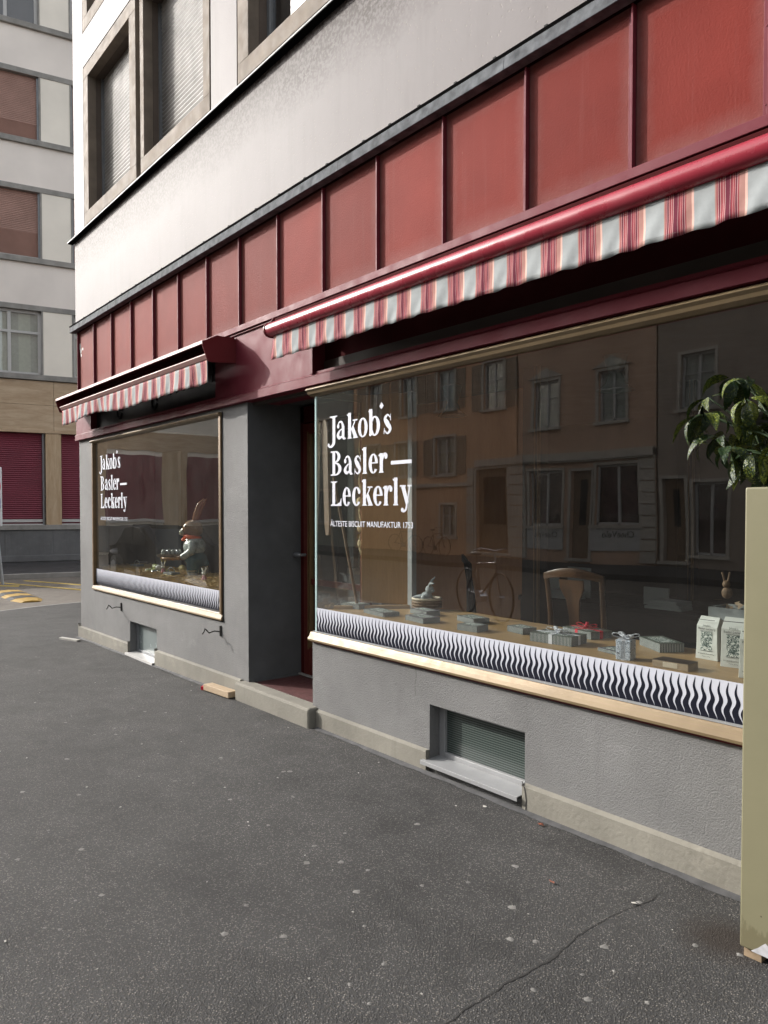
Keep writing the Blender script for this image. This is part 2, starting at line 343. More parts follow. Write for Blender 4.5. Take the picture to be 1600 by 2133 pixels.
# variegated laurel leaf
m, nt, b = newmat('spotted_laurel_leaf'); v = coord(nt)
oi = nd(nt, 'ShaderNodeObjectInfo'); off = val(nt, 'MULTIPLY', oi.outputs['Random'], 9)
mp = nd(nt, 'ShaderNodeMapping'); L(nt, nd(nt, 'ShaderNodeTexCoord').outputs['Object'], mp.inputs[0]); cb = nd(nt, 'ShaderNodeCombineXYZ'); L(nt, off, cb.inputs[0]); L(nt, off, cb.inputs[1]); L(nt, cb.outputs[0], mp.inputs['Location'])
sp = noise(nt, mp.outputs[0], 26, 4, .7)
thr = val(nt, 'ADD', sp, val(nt, 'MULTIPLY', val(nt, 'SUBTRACT', oi.outputs['Random'], .5), .16))
c = mixc(nt, ramp(nt, thr, [(.53, 0), (.585, 1)]), (.007, .020, .005), (.12, .14, .016))
L(nt, c, b.inputs['Base Color']); setp(b, rough=.38, spec=.3); L(nt, bump(nt, noise(nt, v, 9, 3), .5, .02), b.inputs['Normal'])
M['laurel'] = m

def glass_mat(name, tint=(.93, .96, .95), gain=1.0, dust=.0035):
    m = bpy.data.materials.new(name); m.use_nodes = True; nt = m.node_tree; nt.nodes.clear()
    geo = nd(nt, 'ShaderNodeNewGeometry'); dp = nd(nt, 'ShaderNodeVectorMath', operation='DOT_PRODUCT')
    L(nt, geo.outputs['Incoming'], dp.inputs[0]); L(nt, geo.outputs['Normal'], dp.inputs[1])
    cs = val(nt, 'ABSOLUTE', dp.outputs['Value'])
    F = val(nt, 'ADD', .042, val(nt, 'MULTIPLY', .958, val(nt, 'POWER', val(nt, 'SUBTRACT', 1, cs, clamp=True), 5)))
    F2 = val(nt, 'MULTIPLY', val(nt, 'DIVIDE', val(nt, 'MULTIPLY', F, 2), val(nt, 'ADD', 1, F)), gain, clamp=True)
    tr = nd(nt, 'ShaderNodeBsdfTransparent'); tr.inputs[0].default_value = (*tint, 1)
    gl = nd(nt, 'ShaderNodeBsdfGlossy'); gl.inputs['Roughness'].default_value = 0.0
    wv = noise(nt, coord(nt, world=True), 1.1, 1); L(nt, bump(nt, wv, .05, .05), gl.inputs['Normal'])
    mx = nd(nt, 'ShaderNodeMixShader'); L(nt, F2, mx.inputs[0]); L(nt, tr.outputs[0], mx.inputs[1]); L(nt, gl.outputs[0], mx.inputs[2])
    out = nd(nt, 'ShaderNodeOutputMaterial')
    df = nd(nt, 'ShaderNodeBsdfDiffuse'); df.inputs[0].default_value = (.7, .66, .6, 1); m2 = nd(nt, 'ShaderNodeMixShader')
    sm = noise(nt, coord(nt, (1, 1, .5), world=True), 5, 6, .7)
    L(nt, ramp(nt, sm, [(.3, dust * .5), (.75, dust * 2.2)]), m2.inputs[0]); L(nt, mx.outputs[0], m2.inputs[1]); L(nt, df.outputs[0], m2.inputs[2])
    L(nt, m2.outputs[0], out.inputs[0]); return m
M['glass'] = glass_mat('shop_glass', (.90, .94, .92), 2.0)
M['glass_far'] = glass_mat('window_glass', (.8, .84, .85), 1.6)
M['glass1'] = glass_mat('left_shop_glass', (.92, .95, .93), 1.9, .016)
M['glass_edge'] = plain('green_glass_edge', (.34, .46, .46), .12, 0, .1, 5, 0)
m, nt, b = newmat('wired_glass'); v = coord(nt, world=True); s = nd(nt, 'ShaderNodeSeparateXYZ'); L(nt, v, s.inputs[0])
fz = val(nt, 'FRACT', val(nt, 'MULTIPLY', s.outputs[2], 75)); fx = val(nt, 'FRACT', val(nt, 'MULTIPLY', s.outputs[0], 80))
g = val(nt, 'MAXIMUM', ramp(nt, fz, [(.0, .8), (.4, 0)]), ramp(nt, fx, [(0, .3), (.2, 0)]))
L(nt, mixc(nt, g, (.028, .040, .036), (.15, .175, .165)), b.inputs['Base Color']); setp(b, rough=.18); L(nt, bump(nt, fz, .5, .003), b.inputs['Normal']); M['wired'] = m

# ------------------------------------------------------------------ mesh helpers
class MB:
    def __init__(s): s.v = []; s.f = []; s.mi = []; s.sm = []; s.uv = {}
    def add(s, vs, fs, mi=0, smooth=False, uv=None):
        o = len(s.v); s.v += [tuple(x) for x in vs]
        for k, f in enumerate(fs):
            if uv: s.uv[len(s.f)] = uv[k]
            s.f.append([o + i for i in f]); s.mi.append(mi); s.sm.append(smooth)
        return s
    def box(s, x0, x1, y0, y1, z0, z1, mi=0):
        if x0 > x1: x0, x1 = x1, x0
        if y0 > y1: y0, y1 = y1, y0
        if z0 > z1: z0, z1 = z1, z0
        v = [(x, y, z) for z in (z0, z1) for y in (y0, y1) for x in (x0, x1)]
        return s.add(v, [(0, 2, 3, 1), (4, 5, 7, 6), (0, 1, 5, 4), (2, 6, 7, 3), (0, 4, 6, 2), (1, 3, 7, 5)], mi)
    def obox(s, c, sx, sy, sz, rz=0, mi=0, tilt=None):
        R = Matrix.Rotation(rz, 3, 'Z')
        if tilt is not None: R = R @ Matrix.Rotation(tilt[1], 3, tilt[0])
        v = [Vector(c) + R @ Vector((x * sx / 2, y * sy / 2, z * sz / 2)) for z in (-1, 1) for y in (-1, 1) for x in (-1, 1)]
        return s.add(v, [(0, 2, 3, 1), (4, 5, 7, 6), (0, 1, 5, 4), (2, 6, 7, 3), (0, 4, 6, 2), (1, 3, 7, 5)], mi)
    def prism_x(s, prof, x0, x1, mi=0, smooth=False):          # profile of (y, z), counter-clockwise seen from +x
        n = len(prof); v = [(x0, y, z) for y, z in prof] + [(x1, y, z) for y, z in prof]
        s.add(v, [tuple(reversed(range(n))), tuple(range(n, 2 * n))], mi)
        return s.add(v, [(i, (i + 1) % n, (i + 1) % n + n, i + n) for i in range(n)], mi, smooth)
    def prism_y(s, poly, y0, y1, mi=0):
        n = len(poly); v = [(x, y0, z) for x, z in poly] + [(x, y1, z) for x, z in poly]
        return s.add(v, [tuple(range(n)), tuple(reversed(range(n, 2 * n)))] + [(i, i + n, (i + 1) % n + n, (i + 1) % n) for i in range(n)], mi)
    def prism_z(s, poly, z0, z1, mi=0):
        n = len(poly); v = [(x, y, z0) for x, y in poly] + [(x, y, z1) for x, y in poly]
        return s.add(v, [tuple(reversed(range(n))), tuple(range(n, 2 * n))] + [(i, (i + 1) % n, (i + 1) % n + n, i + n) for i in range(n)], mi)
    def tube(s, pts, r, n=10, mi=0, caps=True, closed=False):
        pts = [Vector(p) for p in pts]; N = len(pts); rr = r if isinstance(r, (list, tuple)) else [r] * N
        v = []; up0 = None
        for i, p in enumerate(pts):
            if closed: t = pts[(i + 1) % N] - pts[i - 1]
            else: t = pts[min(i + 1, N - 1)] - pts[max(i - 1, 0)]
            t.normalize()
            if up0 is None: up0 = Vector((0, 0, 1)) if abs(t.z) < .9 else Vector((1, 0, 0))
            a = t.cross(up0)
            if a.length < 1e-4: a = t.orthogonal()
            a.normalize(); b = a.cross(t).normalized(); up0 = b
            v += [p + (a * cos(2 * pi * k / n) + b * sin(2 * pi * k / n)) * rr[i] for k in range(n)]
        f = []
        for i in range(N if closed else N - 1):
            j = (i + 1) % N
            f += [(i * n + k, j * n + k, j * n + (k + 1) % n, i * n + (k + 1) % n) for k in range(n)]
        s.add(v, f, mi, True)
        if caps and not closed:
            s.add(v[:n], [tuple(range(n))], mi); s.add(v[-n:], [tuple(reversed(range(n)))], mi)
        return s
    def lathe(s, prof, c=(0, 0, 0), n=20, mi=0):                # profile of (r, z)
        v = []; c = Vector(c)
        for r, z in prof: v += [c + Vector((r * cos(2 * pi * k / n), r * sin(2 * pi * k / n), z)) for k in range(n)]
        f = [(i * n + k, i * n + (k + 1) % n, (i + 1) * n + (k + 1) % n, (i + 1) * n + k) for i in range(len(prof) - 1) for k in range(n)]
        return s.add(v, f, mi, True)
    def ell(s, c, rx, ry, rz, rot=None, n=12, m=8, mi=0):
        c = Vector(c); R = rot or Matrix.Identity(3); v = []
        for i in range(m + 1):
            a = -pi / 2 + pi * i / m; rr = max(cos(a), 1e-3)
            v += [c + R @ Vector((rx * rr * cos(2 * pi * k / n), ry * rr * sin(2 * pi * k / n), rz * sin(a))) for k in range(n)]
        return s.add(v, [(i * n + k, i * n + (k + 1) % n, (i + 1) * n + (k + 1) % n, (i + 1) * n + k) for i in range(m) for k in range(n)], mi, True)
    def poly(s, pts, mi=0): return s.add(pts, [tuple(range(len(pts)))], mi)
    def build(s, name, mats, parent=None, local=False, bevel=0, **props):
        me = bpy.data.meshes.new(name)
        off = Vector((0, 0, 0))
        if parent is not None and not local: off = worldloc(parent)
        me.from_pydata([tuple(Vector(x) - off) for x in s.v], [], s.f)
        for mm in (mats if isinstance(mats, (list, tuple)) else [mats]): me.materials.append(M[mm])
        for p, mi, sm in zip(me.polygons, s.mi, s.sm): p.material_index = mi; p.use_smooth = sm
        if s.uv:
            ul = me.uv_layers.new(name='UVMap')
            for fi, uvs in s.uv.items():
                for li, uvv in zip(me.polygons[fi].loop_indices, uvs): ul.data[li].uv = uvv
        me.update()
        o = bpy.data.objects.new(name, me); COL.objects.link(o)
        if parent is not None: o.parent = parent
        if bevel:
            bv = o.modifiers.new('bevel', 'BEVEL'); bv.width = bevel; bv.segments = 2; bv.limit_method = 'ANGLE'; bv.angle_limit = radians(40)
            bv.harden_normals = False
        for k, x in props.items(): o[k] = x
        return o
def worldloc(o):
    p = Vector(o.location); q = o.parent
    while q: p += Vector(q.location); q = q.parent
    return p
def tag(o, label, cat, group=None):
    o['label'] = label; o['category'] = cat
    if group: o['group'] = group
    return o
def thing(name, label, cat, loc=(0, 0, 0), rz=0, group=None):
    o = bpy.data.objects.new(name, None); COL.objects.link(o); o.location = loc; o.rotation_euler = (0, 0, rz)
    o.empty_display_size = .1
    return tag(o, label, cat, group)
def copy_tree(o, parent=None):
    kids = list(o.children); c = o.copy(); COL.objects.link(c); c.parent = parent
    for k in kids: copy_tree(k, c)
    return c
def structure(o): o['kind'] = 'structure'; return o

def wall_y(mb, x0, x1, z0, z1, y, holes, mi=0, rev_mi=1, faces_back=None):
    """front sheet facing -Y at y with rectangular openings (x0,x1,z0,z1,depth) that get reveals"""
    xs = sorted({x0, x1, *[h[0] for h in holes], *[h[1] for h in holes]}); zs = sorted({z0, z1, *[h[2] for h in holes], *[h[3] for h in holes]})
    xs = [x for x in xs if x0 <= x <= x1]; zs = [z for z in zs if z0 <= z <= z1]
    for a, b in zip(xs, xs[1:]):
        for c, d in zip(zs, zs[1:]):
            mx, mz = (a + b) / 2, (c + d) / 2
            if any(h[0] < mx < h[1] and h[2] < mz < h[3] for h in holes): continue
            mb.add([(a, y, c), (b, y, c), (b, y, d), (a, y, d)], [(0, 1, 2, 3)], mi)
    for h in holes:
        a, b, c, d, dp = h[:5]; Y = y + dp
        mb.add([(a, y, c), (a, y, d), (a, Y, d), (a, Y, c)], [(0, 1, 2, 3)], rev_mi)
        mb.add([(b, y, c), (b, Y, c), (b, Y, d), (b, y, d)], [(0, 1, 2, 3)], rev_mi)
        mb.add([(a, y, d), (b, y, d), (b, Y, d), (a, Y, d)], [(0, 1, 2, 3)], rev_mi)
        mb.add([(a, y, c), (a, Y, c), (b, Y, c), (b, y, c)], [(0, 1, 2, 3)], rev_mi)

# ------------------------------------------------------------------ ground
def gz(x): return 0.0 if x > -5 else (-.06 * (-5 - x) / 5 if x > -10 else -.06 - (-10 - x) * .012)
mb = MB(); mb.add([(-400, -400, -.21), (400, -400, -.21), (400, 400, -.21), (-400, 400, -.21)], [(0, 1, 2, 3)])
structure(mb.build('road', 'road'))
# near pavement sheet with a curved kerb end
mb = MB()
edge_pts = [(-11.2, -5.3), (-12.6, -4.3), (-13.15, -2.6), (-13.4, -1.2), (-13.55, -.17), (-13.85, .54), (-14.0, 1.2), (-14.15, 3.5), (-14.2, 9)]
xs = [-10.2, -8, -6, -5, -3, 0, 3, 6]
rows = []
for ex, ey in edge_pts: rows.append([(ex, ey)] + [(x, ey) for x in xs])
for r1, r2 in zip(rows, rows[1:]):
    for k in range(len(r1) - 1):
        q = [r1[k], r1[k + 1], r2[k + 1], r2[k]]
        mb.add([(x, y, gz(x)) for x, y in q], [(0, 1, 2, 3)])
mb.add([(x, -5.3, z) for x in (6,) for z in (0,)] + [(-11.2, -5.3, gz(-11.2)), (-11.2, -5.3, -.21), (6, -5.3, -.21)], [(0, 1, 2, 3)])
structure(mb.build('pavement', 'pavement'))
for i, (p, q) in enumerate(zip(edge_pts, edge_pts[1:])):
    d = Vector((q[0] - p[0], q[1] - p[1])); nrm = Vector((-d.y, d.x)).normalized() * .08
    z = gz(p[0]) + .006; z2 = gz(q[0]) + .006
    mb = MB(); a, b2, c2, d2 = (p[0], p[1]), (q[0], q[1]), (q[0] + nrm.x, q[1] + nrm.y), (p[0] + nrm.x, p[1] + nrm.y)
    mb.add([(*a, -.22), (*b2, -.22), (*c2, -.22), (*d2, -.22), (*a, z), (*b2, z2), (*c2, z2), (*d2, z)], [(3, 2, 1, 0), (4, 5, 6, 7), (0, 1, 5, 4), (1, 2, 6, 5), (2, 3, 7, 6), (3, 0, 4, 7)])
    o = mb.build('kerb_stone', 'kerb', bevel=.012); structure(o)
# far pavement at the cream building, opposite pavement
FD = Vector((.186, .983)); FN = Vector((.983, -.186)); FA = Vector((-26.116, 2.482))
def FP(s, out=0): p = FA + FD * s + FN * out; return (p.x, p.y)
mb = MB(); mb.prism_z([FP(-4.6, .0), FP(-4.6, 4.9), FP(9, 4.9), FP(9, 0)], -.3, -.09)
structure(mb.build('far_pavement', 'far_pavement'))
mb = MB(); mb.prism_z([FP(-4.6, 4.9), FP(-4.6, 5.05), FP(9, 5.05), FP(9, 4.9)], -.3, -.085)
structure(mb.build('far_kerb', 'grey_ledge', bevel=.01))
mb = MB(); mb.box(-60, 20, -17, -14, -.3, -.06); structure(mb.build('opposite_pavement', 'far_pavement'))
mb = MB(); mb.prism_z([(-20.35, 1.25), (-20.2, 1.2), (-16.9, 2.32), (-17.0, 2.46)], -.21, -.205); mb.prism_z([(-19.6, 1.05), (-19.3, 1.02), (-18.9, 1.35), (-19.2, 1.45)], -.21, -.204)
mb.prism_z([(-20.5, 1.9), (-20.4, 1.8), (-17.2, 3.0), (-17.3, 3.15)], -.21, -.205)
structure(mb.build('road_marking', 'yellow_line'))
# worn speed cushion
bump_t = thing('speed_bump', 'small yellow and black striped speed bump on the road by the far kerb', 'speed bump', (-16.6, .9, -.21))
a0, a1 = Vector((-17.75, .88)), Vector((-15.5, .80)); nseg = 5; dd = (a1 - a0).normalized(); nn = Vector((-dd.y, dd.x))
for k in range(nseg):
    mb = MB(); t0, t1 = k / nseg, (k + 1) / nseg; prof = [(-.30, 0), (-.2, .04), (0, .055), (.2, .04), (.30, 0)]
    p0, p1 = a0.lerp(a1, t0), a0.lerp(a1, t1 - .01); k1 = 1.0 if k < nseg - 1 else .6
    v = [(p0.x + nn.x * q, p0.y + nn.y * q, -.208 + h) for q, h in prof] + [(p1.x + nn.x * q * k1, p1.y + nn.y * q * k1, -.208 + h * k1) for q, h in prof]
    mb.add(v, [(i, i + 1, i + 6, i + 5) for i in range(4)] + [(0, 5, 9, 4), (4, 3, 2, 1, 0), (5, 6, 7, 8, 9)])
    mb.build('rubber_segment', 'rubber' if k % 2 == 1 else 'yellow_bump', bump_t)

# ------------------------------------------------------------------ the corner building with the shop
BX0, BX1 = -9.84, 3.2
shop = thing('shop_building', 'corner building with grey rendered shop front, red panels and pale upper wall', 'building', (-6, 0, 0))
# ground floor render
W1 = (-9.33, -5.93, .60, 2.41); W2X0 = -4.50; W2Z = (.62, 2.41)
mb = MB()
holes = [(W1[0], W1[1], W1[2], W1[3], .18), (-8.135, -7.39, -.03, .345, .10)]
wall_y(mb, BX0, -5.47, -.2, 2.46, 0, holes, 0, 0)
wall_y(mb, W2X0 - .02, BX1, -.2, .625, 0, [(-3.268, -2.537, .045, .402, .11)], 0, 0)
mb.add([(BX0, 0, -.2), (BX0, 0, 2.46), (BX0, 9, 2.46), (BX0, 9, -.2)], [(0, 1, 2, 3)])
mb.add([(W2X0 - .02, 0, -.2), (W2X0 - .02, 0, .625), (W2X0 - .02, .52, .625), (W2X0 - .02, .52, -.2)], [(0, 1, 2, 3)])
mb.add([(W2X0 - .02, 0, .625), (BX1, 0, .625), (BX1, .2, .625), (W2X0 - .02, .2, .625)], [(0, 1, 2, 3)])
mb.build('ground_floor_wall', 'render', shop)
# door recess
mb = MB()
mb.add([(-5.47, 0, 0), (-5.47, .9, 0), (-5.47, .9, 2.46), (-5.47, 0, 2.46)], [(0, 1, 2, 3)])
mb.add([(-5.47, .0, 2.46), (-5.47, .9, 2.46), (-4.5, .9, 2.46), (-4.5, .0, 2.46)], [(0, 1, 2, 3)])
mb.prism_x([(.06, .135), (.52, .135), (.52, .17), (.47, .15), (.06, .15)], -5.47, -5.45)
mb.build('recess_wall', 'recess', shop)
mb = MB(); mb.box(-5.47, -4.522, .055, .9, 0, .138); mb.build('recess_floor', 'floor_red', shop)
mb = MB(); mb.box(-5.56, -4.45, -.085, .055, -.02, .142); mb.build('door_step', 'plinth', shop, bevel=.018)
# plinth band
for x0, x1, y1 in ((BX0 - .035, -8.14, .12), (-7.385, -5.565, .15), (-4.445, -3.272, .13), (-2.532, BX1, .14)):
    mb = MB(); segs = max(2, int((x1 - x0) / .6))
    for i in range(segs):
        a, b2 = x0 + (x1 - x0) * i / segs, x0 + (x1 - x0) * (i + 1) / segs
        za, zb = (gz(a) * .5 + y1), (gz(b2) * .5 + y1)
        v = [(a, -.028, -.25), (b2, -.028, -.25), (b2, -.028, zb - .012), (a, -.028, za - .012), (a, -.001, za), (b2, -.001, zb)]
        mb.add(v, [(0, 1, 2, 3), (3, 2, 5, 4)])
    mb.add([(x0, -.028, -.25), (x0, -.028, y1), (x0, .001, y1), (x0, .001, -.25)], [(0, 1, 2, 3)])
    mb.add([(x1, -.028, -.25), (x1, .001, -.25), (x1, .001, y1), (x1, -.028, y1)], [(0, 1, 2, 3)])
    mb.build('plinth_band', 'plinth', shop)
mb = MB(); mb.box(BX0 - .04, BX0, -.03, 3, -.3, .1); mb.build('plinth_band', 'plinth', shop, bevel=.01)
# wall crack beside / above the basement window
mb = MB()
def crackline(mb, pts, wd, y):
    for (a, b2) in zip(pts, pts[1:]):
        mb.add([(a[0] - wd, y, a[1]), (a[0] + wd, y, a[1]), (b2[0] + wd, y, b2[1]), (b2[0] - wd, y, b2[1])], [(0, 1, 2, 3)])
crackline(mb, [(-2.53, .155), (-2.512, .12), (-2.502, .06), (-2.505, 0)][::-1], .0035, -.0295)
crackline(mb, [(-3.395, .43), (-3.40, .49), (-3.388, .55), (-3.392, .6)], .0010, -.0012)
mb.build('wall_crack', 'crackm', shop, kind='stuff')
# beam fascia (maroon) with trim
mb = MB()
yb = -.03
wall_y(mb, BX0 - .02, BX1, 2.44, 3.055, yb, [(-9.30, -5.98, 2.535, 2.97, .1), (-4.44, BX1 - .1, 2.535, 2.985, .09)], 0, 0)
mb.add([(BX0 - .02, yb, 2.44), (BX0 - .02, yb, 3.055), (BX0 - .02, 9, 3.055), (BX0 - .02, 9, 2.44)], [(0, 1, 2, 3)])
mb.add([(BX0 - .02, yb, 2.44), (BX0 - .02, .3, 2.44), (BX1, .3, 2.44), (BX1, yb, 2.44)], [(0, 1, 2, 3)])
mb.build('fascia_beam', 'maroon', shop)
mb = MB(); mb.box(BX0 - .03, BX1, -.043, yb + .001, 2.442, 2.505); mb.prism_x([(-.043, 2.507), (-.03, 2.507), (-.03, 2.520)], BX0 - .03, BX1); mb.build('fascia_lower_trim', 'maroon', shop, bevel=.002)
mb = MB(); mb.box(BX0 - .03, BX1, -.058, -.0285, 3.012, 3.058); mb.box(BX0 - .03, BX1, -.045, -.029, 2.995, 3.004); mb.build('fascia_upper_trim', 'maroon', shop, bevel=.003)
mb = MB(); mb.box(-4.475, -4.44, -.05, -.0305, 2.52, 2.99); mb.build('fascia_upright', 'maroon', shop, bevel=.002)
mb = MB(); mb.box(-4.44, BX1 - .1, .059, .07, 2.535, 2.985); mb.build('awning_box_back', 'maroon_dark', shop)
# transom over window 1: dark glass with squares and ornamental letters
mb = MB(); mb.box(-9.30, -5.98, .045, .055, 2.535, 2.97); mb.build('transom_glass', 'flash_dark', shop)
mb = MB()
for k, x in enumerate((-8.65, -8.3, -8.15, -8.0, -7.85, -7.3, -7.1, -6.95, -6.8, -6.6, -6.35, -6.2)):
    mb.prism_y([(x - .05, 2.80), (x, 2.70), (x + .05, 2.80), (x, 2.9)], .035, .042)
for x in (-8.5, -7.5): mb.tube([(x + .07 * cos(a * .5), .037, 2.68 + .08 * sin(a * .5)) for a in range(13)], .012, 6)
mb.build('transom_ornament', 'black', shop, kind='stuff')
# red panels between battens
batt = [-9.79, -9.175, -8.57, -7.965, -7.36, -6.755, -6.15, -5.555, -4.95, -4.345, -3.74, -3.135, -2.53, -1.922, -1.33, -.72, -.115, .49, 1.1, 1.7, 2.3, 2.9]
for i, (a, b2) in enumerate(zip(batt, batt[1:])):
    mb = MB(); yy = random.uniform(-.001, .001); A, B = a + .004, b2 - .004
    v = [(A, yy, 3.06), (B, yy, 3.06), (B, yy, 3.80), (A, yy, 3.80), (A, .02, 3.06), (B, .02, 3.06), (B, .02, 3.8), (A, .02, 3.8)]
    u4 = [(0, 0), (1, 0), (1, 1), (0, 1)]
    mb.add(v, [(0, 1, 2, 3), (1, 5, 6, 2), (4, 0, 3, 7)], uv=[u4, [(0, 0)] * 4, [(0, 0)] * 4])
    o = mb.build('panel', 'panel', shop)
    if i == 0: o['label'] = 'end panel with flaking paint at the corner'
    mb = MB(); mb.box(a - .007, a + .004, -.030, -.001, 3.062, 3.79); mb.box(a - .032, a + .004, -.006, -.0012, 3.062, 3.79)
    for z in (3.12, 3.42, 3.72): mb.ell((a - .02, -.007, z), .005, .003, .005, n=8, m=4)
    mb.build('batten', 'maroon', shop, bevel=.0015)
mb = MB(); mb.add([(BX0, .021, 3.05), (BX1, .021, 3.05), (BX1, .021, 3.95), (BX0, .021, 3.95)], [(0, 1, 2, 3)]); mb.box(BX0 - .012, BX0 + .012, -.012, 6, 3.05, 3.8)
mb.build('panel_backing', 'maroon_dark', shop)
mb = MB(); mb.box(BX0 - .004, BX0 + .02, -.014, -.0122, 3.06, 3.8); mb.build('corner_strip', 'maroon', shop)
mb = MB()
for x, z, r in ((-9.76, 3.62, .05), (-9.74, 3.56, .03), (-9.72, 3.5, .022), (-9.66, 3.57, .02)):
    pts = [(x + r * random.uniform(.5, 1.2) * cos(a), -.0021, z + r * random.uniform(.6, 1.3) * sin(a)) for a in [k * 2 * pi / 11 for k in range(11)]]
    mb.poly(pts)
mb.build('paint_flake', 'white_paint', shop)
# lead flashing
n = 9; xs = [BX0 - .075 + (BX1 - BX0 + .075) * i / n for i in range(n + 1)]
for a, b2 in zip(xs, xs[1:]):
    mb = MB(); mb.prism_x([(-.085, 3.80), (-.02, 3.80), (.0, 3.885), (-.035, 3.895), (-.08, 3.868)], a + .0015, b2 - .0015)
    mb.build('lead_flashing', 'lead', shop, bevel=.003)
mb = MB(); mb.prism_x([(-.08, 3.872), (-.028, 3.9), (-.028, 3.912), (-.09, 3.881)], BX0 - .08, BX1)
x = BX0
while x < 2:
    mb.box(x, x + .02, -.06, -.03, 3.902, 3.914); x += random.uniform(.25, .5)
mb.build('flashing_clip', 'black', shop)
mb = MB(); mb.box(BX0 - .075, BX0, -.02, 8, 3.8, 3.885); mb.build('lead_flashing', 'lead', shop)
# upper wall with stone framed windows
yu = -.03
UW = [(-9.46, -7.73), (-7.65, -6.03), (-5.565, -3.95), (-3.87, -2.2), (-1.7, 0)]
OP = [(-9.275, -7.93), (-7.535, -6.18), (-5.368, -4.12), (-3.69, -2.38), (-1.5, -.2)]
mb = MB()
UH = [(-9.46, -6.03), (-5.565, -3.95), (-3.87, -2.2), (-1.7, 0)]
holes = [(a, b2, 5.01, 6.92, .26) for a, b2 in UH] + [(a, b2, 7.32, 9.2, .26) for a, b2 in UH]
wall_y(mb, BX0, BX1, 3.88, 14, yu, holes, 0, 1)
mb.add([(BX0, yu, 3.88), (BX0, yu, 14), (BX0, 9, 14), (BX0, 9, 3.88)], [(0, 1, 2, 3)])
mb.build('upper_wall', ['upper', 'dark_gap'], shop)
mb = MB(); mb.prism_x([(-.095, 4.924), (yu, 4.926), (yu, 4.962), (-.095, 4.937)], BX0 - .09, BX1); mb.build('drip_ledge', 'ledge', shop, bevel=.002)
mb = MB(); mb.prism_x([(-.092, 4.918), (yu - .001, 4.917), (yu - .001, 4.923), (-.092, 4.923)], BX0 - .085, BX1); mb.build('drip_shade_strip', 'shade_black', shop)  # added thin strip, the ledge's underside shade put into its colour
mb = MB(); mb.box(BX0 - .06, BX0, -.02, 8, 4.905, 4.95); mb.build('drip_ledge', 'ledge', shop)
for row, (z0, z1) in enumerate(((5.01, 6.92), (7.32, 9.2))):
    for k, ((a, b2), (c, d)) in enumerate(zip(UW, OP)):
        if row and k > 2: continue
        win = MB()
        e = .02
        A, B, Z0, Z1 = a + e, b2 - e, z0 + .004, z1 - e; zi0, zi1 = z0 + .155, z1 - .17
        yf = yu - .004
        # stone frame: four pieces
        win.box(A, B, yf, yf + .1, Z0, zi0)
        win.box(A, B, yf, yf + .1, zi1, Z1)
        win.box(A, c, yf, yf + .1, zi0, zi1); win.box(d, B, yf, yf + .1, zi0, zi1)
        wo_ = win.build('window', 'sandstone', shop, bevel=.004)
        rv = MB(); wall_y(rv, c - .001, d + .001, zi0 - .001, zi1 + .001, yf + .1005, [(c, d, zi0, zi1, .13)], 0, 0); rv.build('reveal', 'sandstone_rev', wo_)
        yi = yu + .185
        if k in (0, 1, 3) and not (row == 1 and k == 1):
            sl = MB(); z = zi0 + .01
            while z < zi1:
                sl.add([(c + .03, yi, z + .002), (d - .03, yi, z + .002), (d - .03, yi - .009, z + .022), (c + .03, yi - .009, z + .022), (d - .03, yi - .003, z + .040), (c + .03, yi - .003, z + .040), (d - .03, yi + .006, z + .042), (c + .03, yi + .006, z + .042)],
                       [(0, 1, 2, 3), (3, 2, 4, 5), (5, 4, 6, 7)]); z += .044
            sl.box(c, d, yi + .008, yi + .02, zi0, zi1, 1)
            sl.build('shutter_slat', ['shutter_pale', 'black'], wo_, kind='stuff')
            g = MB(); g.box(c, c + .028, yi - .03, yi + .01, zi0, zi1); g.box(d - .028, d, yi - .03, yi + .01, zi0, zi1); g.build('guide_rail', 'metal_frame', wo_)
        else:
            g = MB(); g.box(c, c + .05, yi - .02, yi + .03, zi0, zi1); g.box(d - .05, d, yi - .02, yi + .03, zi0, zi1); g.box((c + d) / 2 - .04, (c + d) / 2 + .04, yi - .02, yi + .03, zi0, zi1)
            g.box(c, d, yi - .02, yi + .03, zi0, zi0 + .06); g.build('casement', 'metal_frame', wo_, bevel=.004)
            g = MB(); g.add([(c, yi + .01, zi0), (d, yi + .01, zi0), (d, yi + .01, zi1), (c, yi + .01, zi1)], [(0, 1, 2, 3)]); g.build('pane', 'glass_far', wo_)
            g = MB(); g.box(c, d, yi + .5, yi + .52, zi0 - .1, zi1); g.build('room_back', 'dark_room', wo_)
# dark rebate behind frames
mb = MB(); mb.box(BX0 + .1, BX1, yu + .27, yu + .29, 4.9, 10); mb.build('wall_core', 'dark_gap', shop)
mb = MB(); mb.box(BX0 + .02, BX1, .35, 9, 9.6, 14.2); mb.box(BX0 + .02, BX1, 4.8, 9, -.2, 9.6); mb.build('building_core', 'upper', shop)
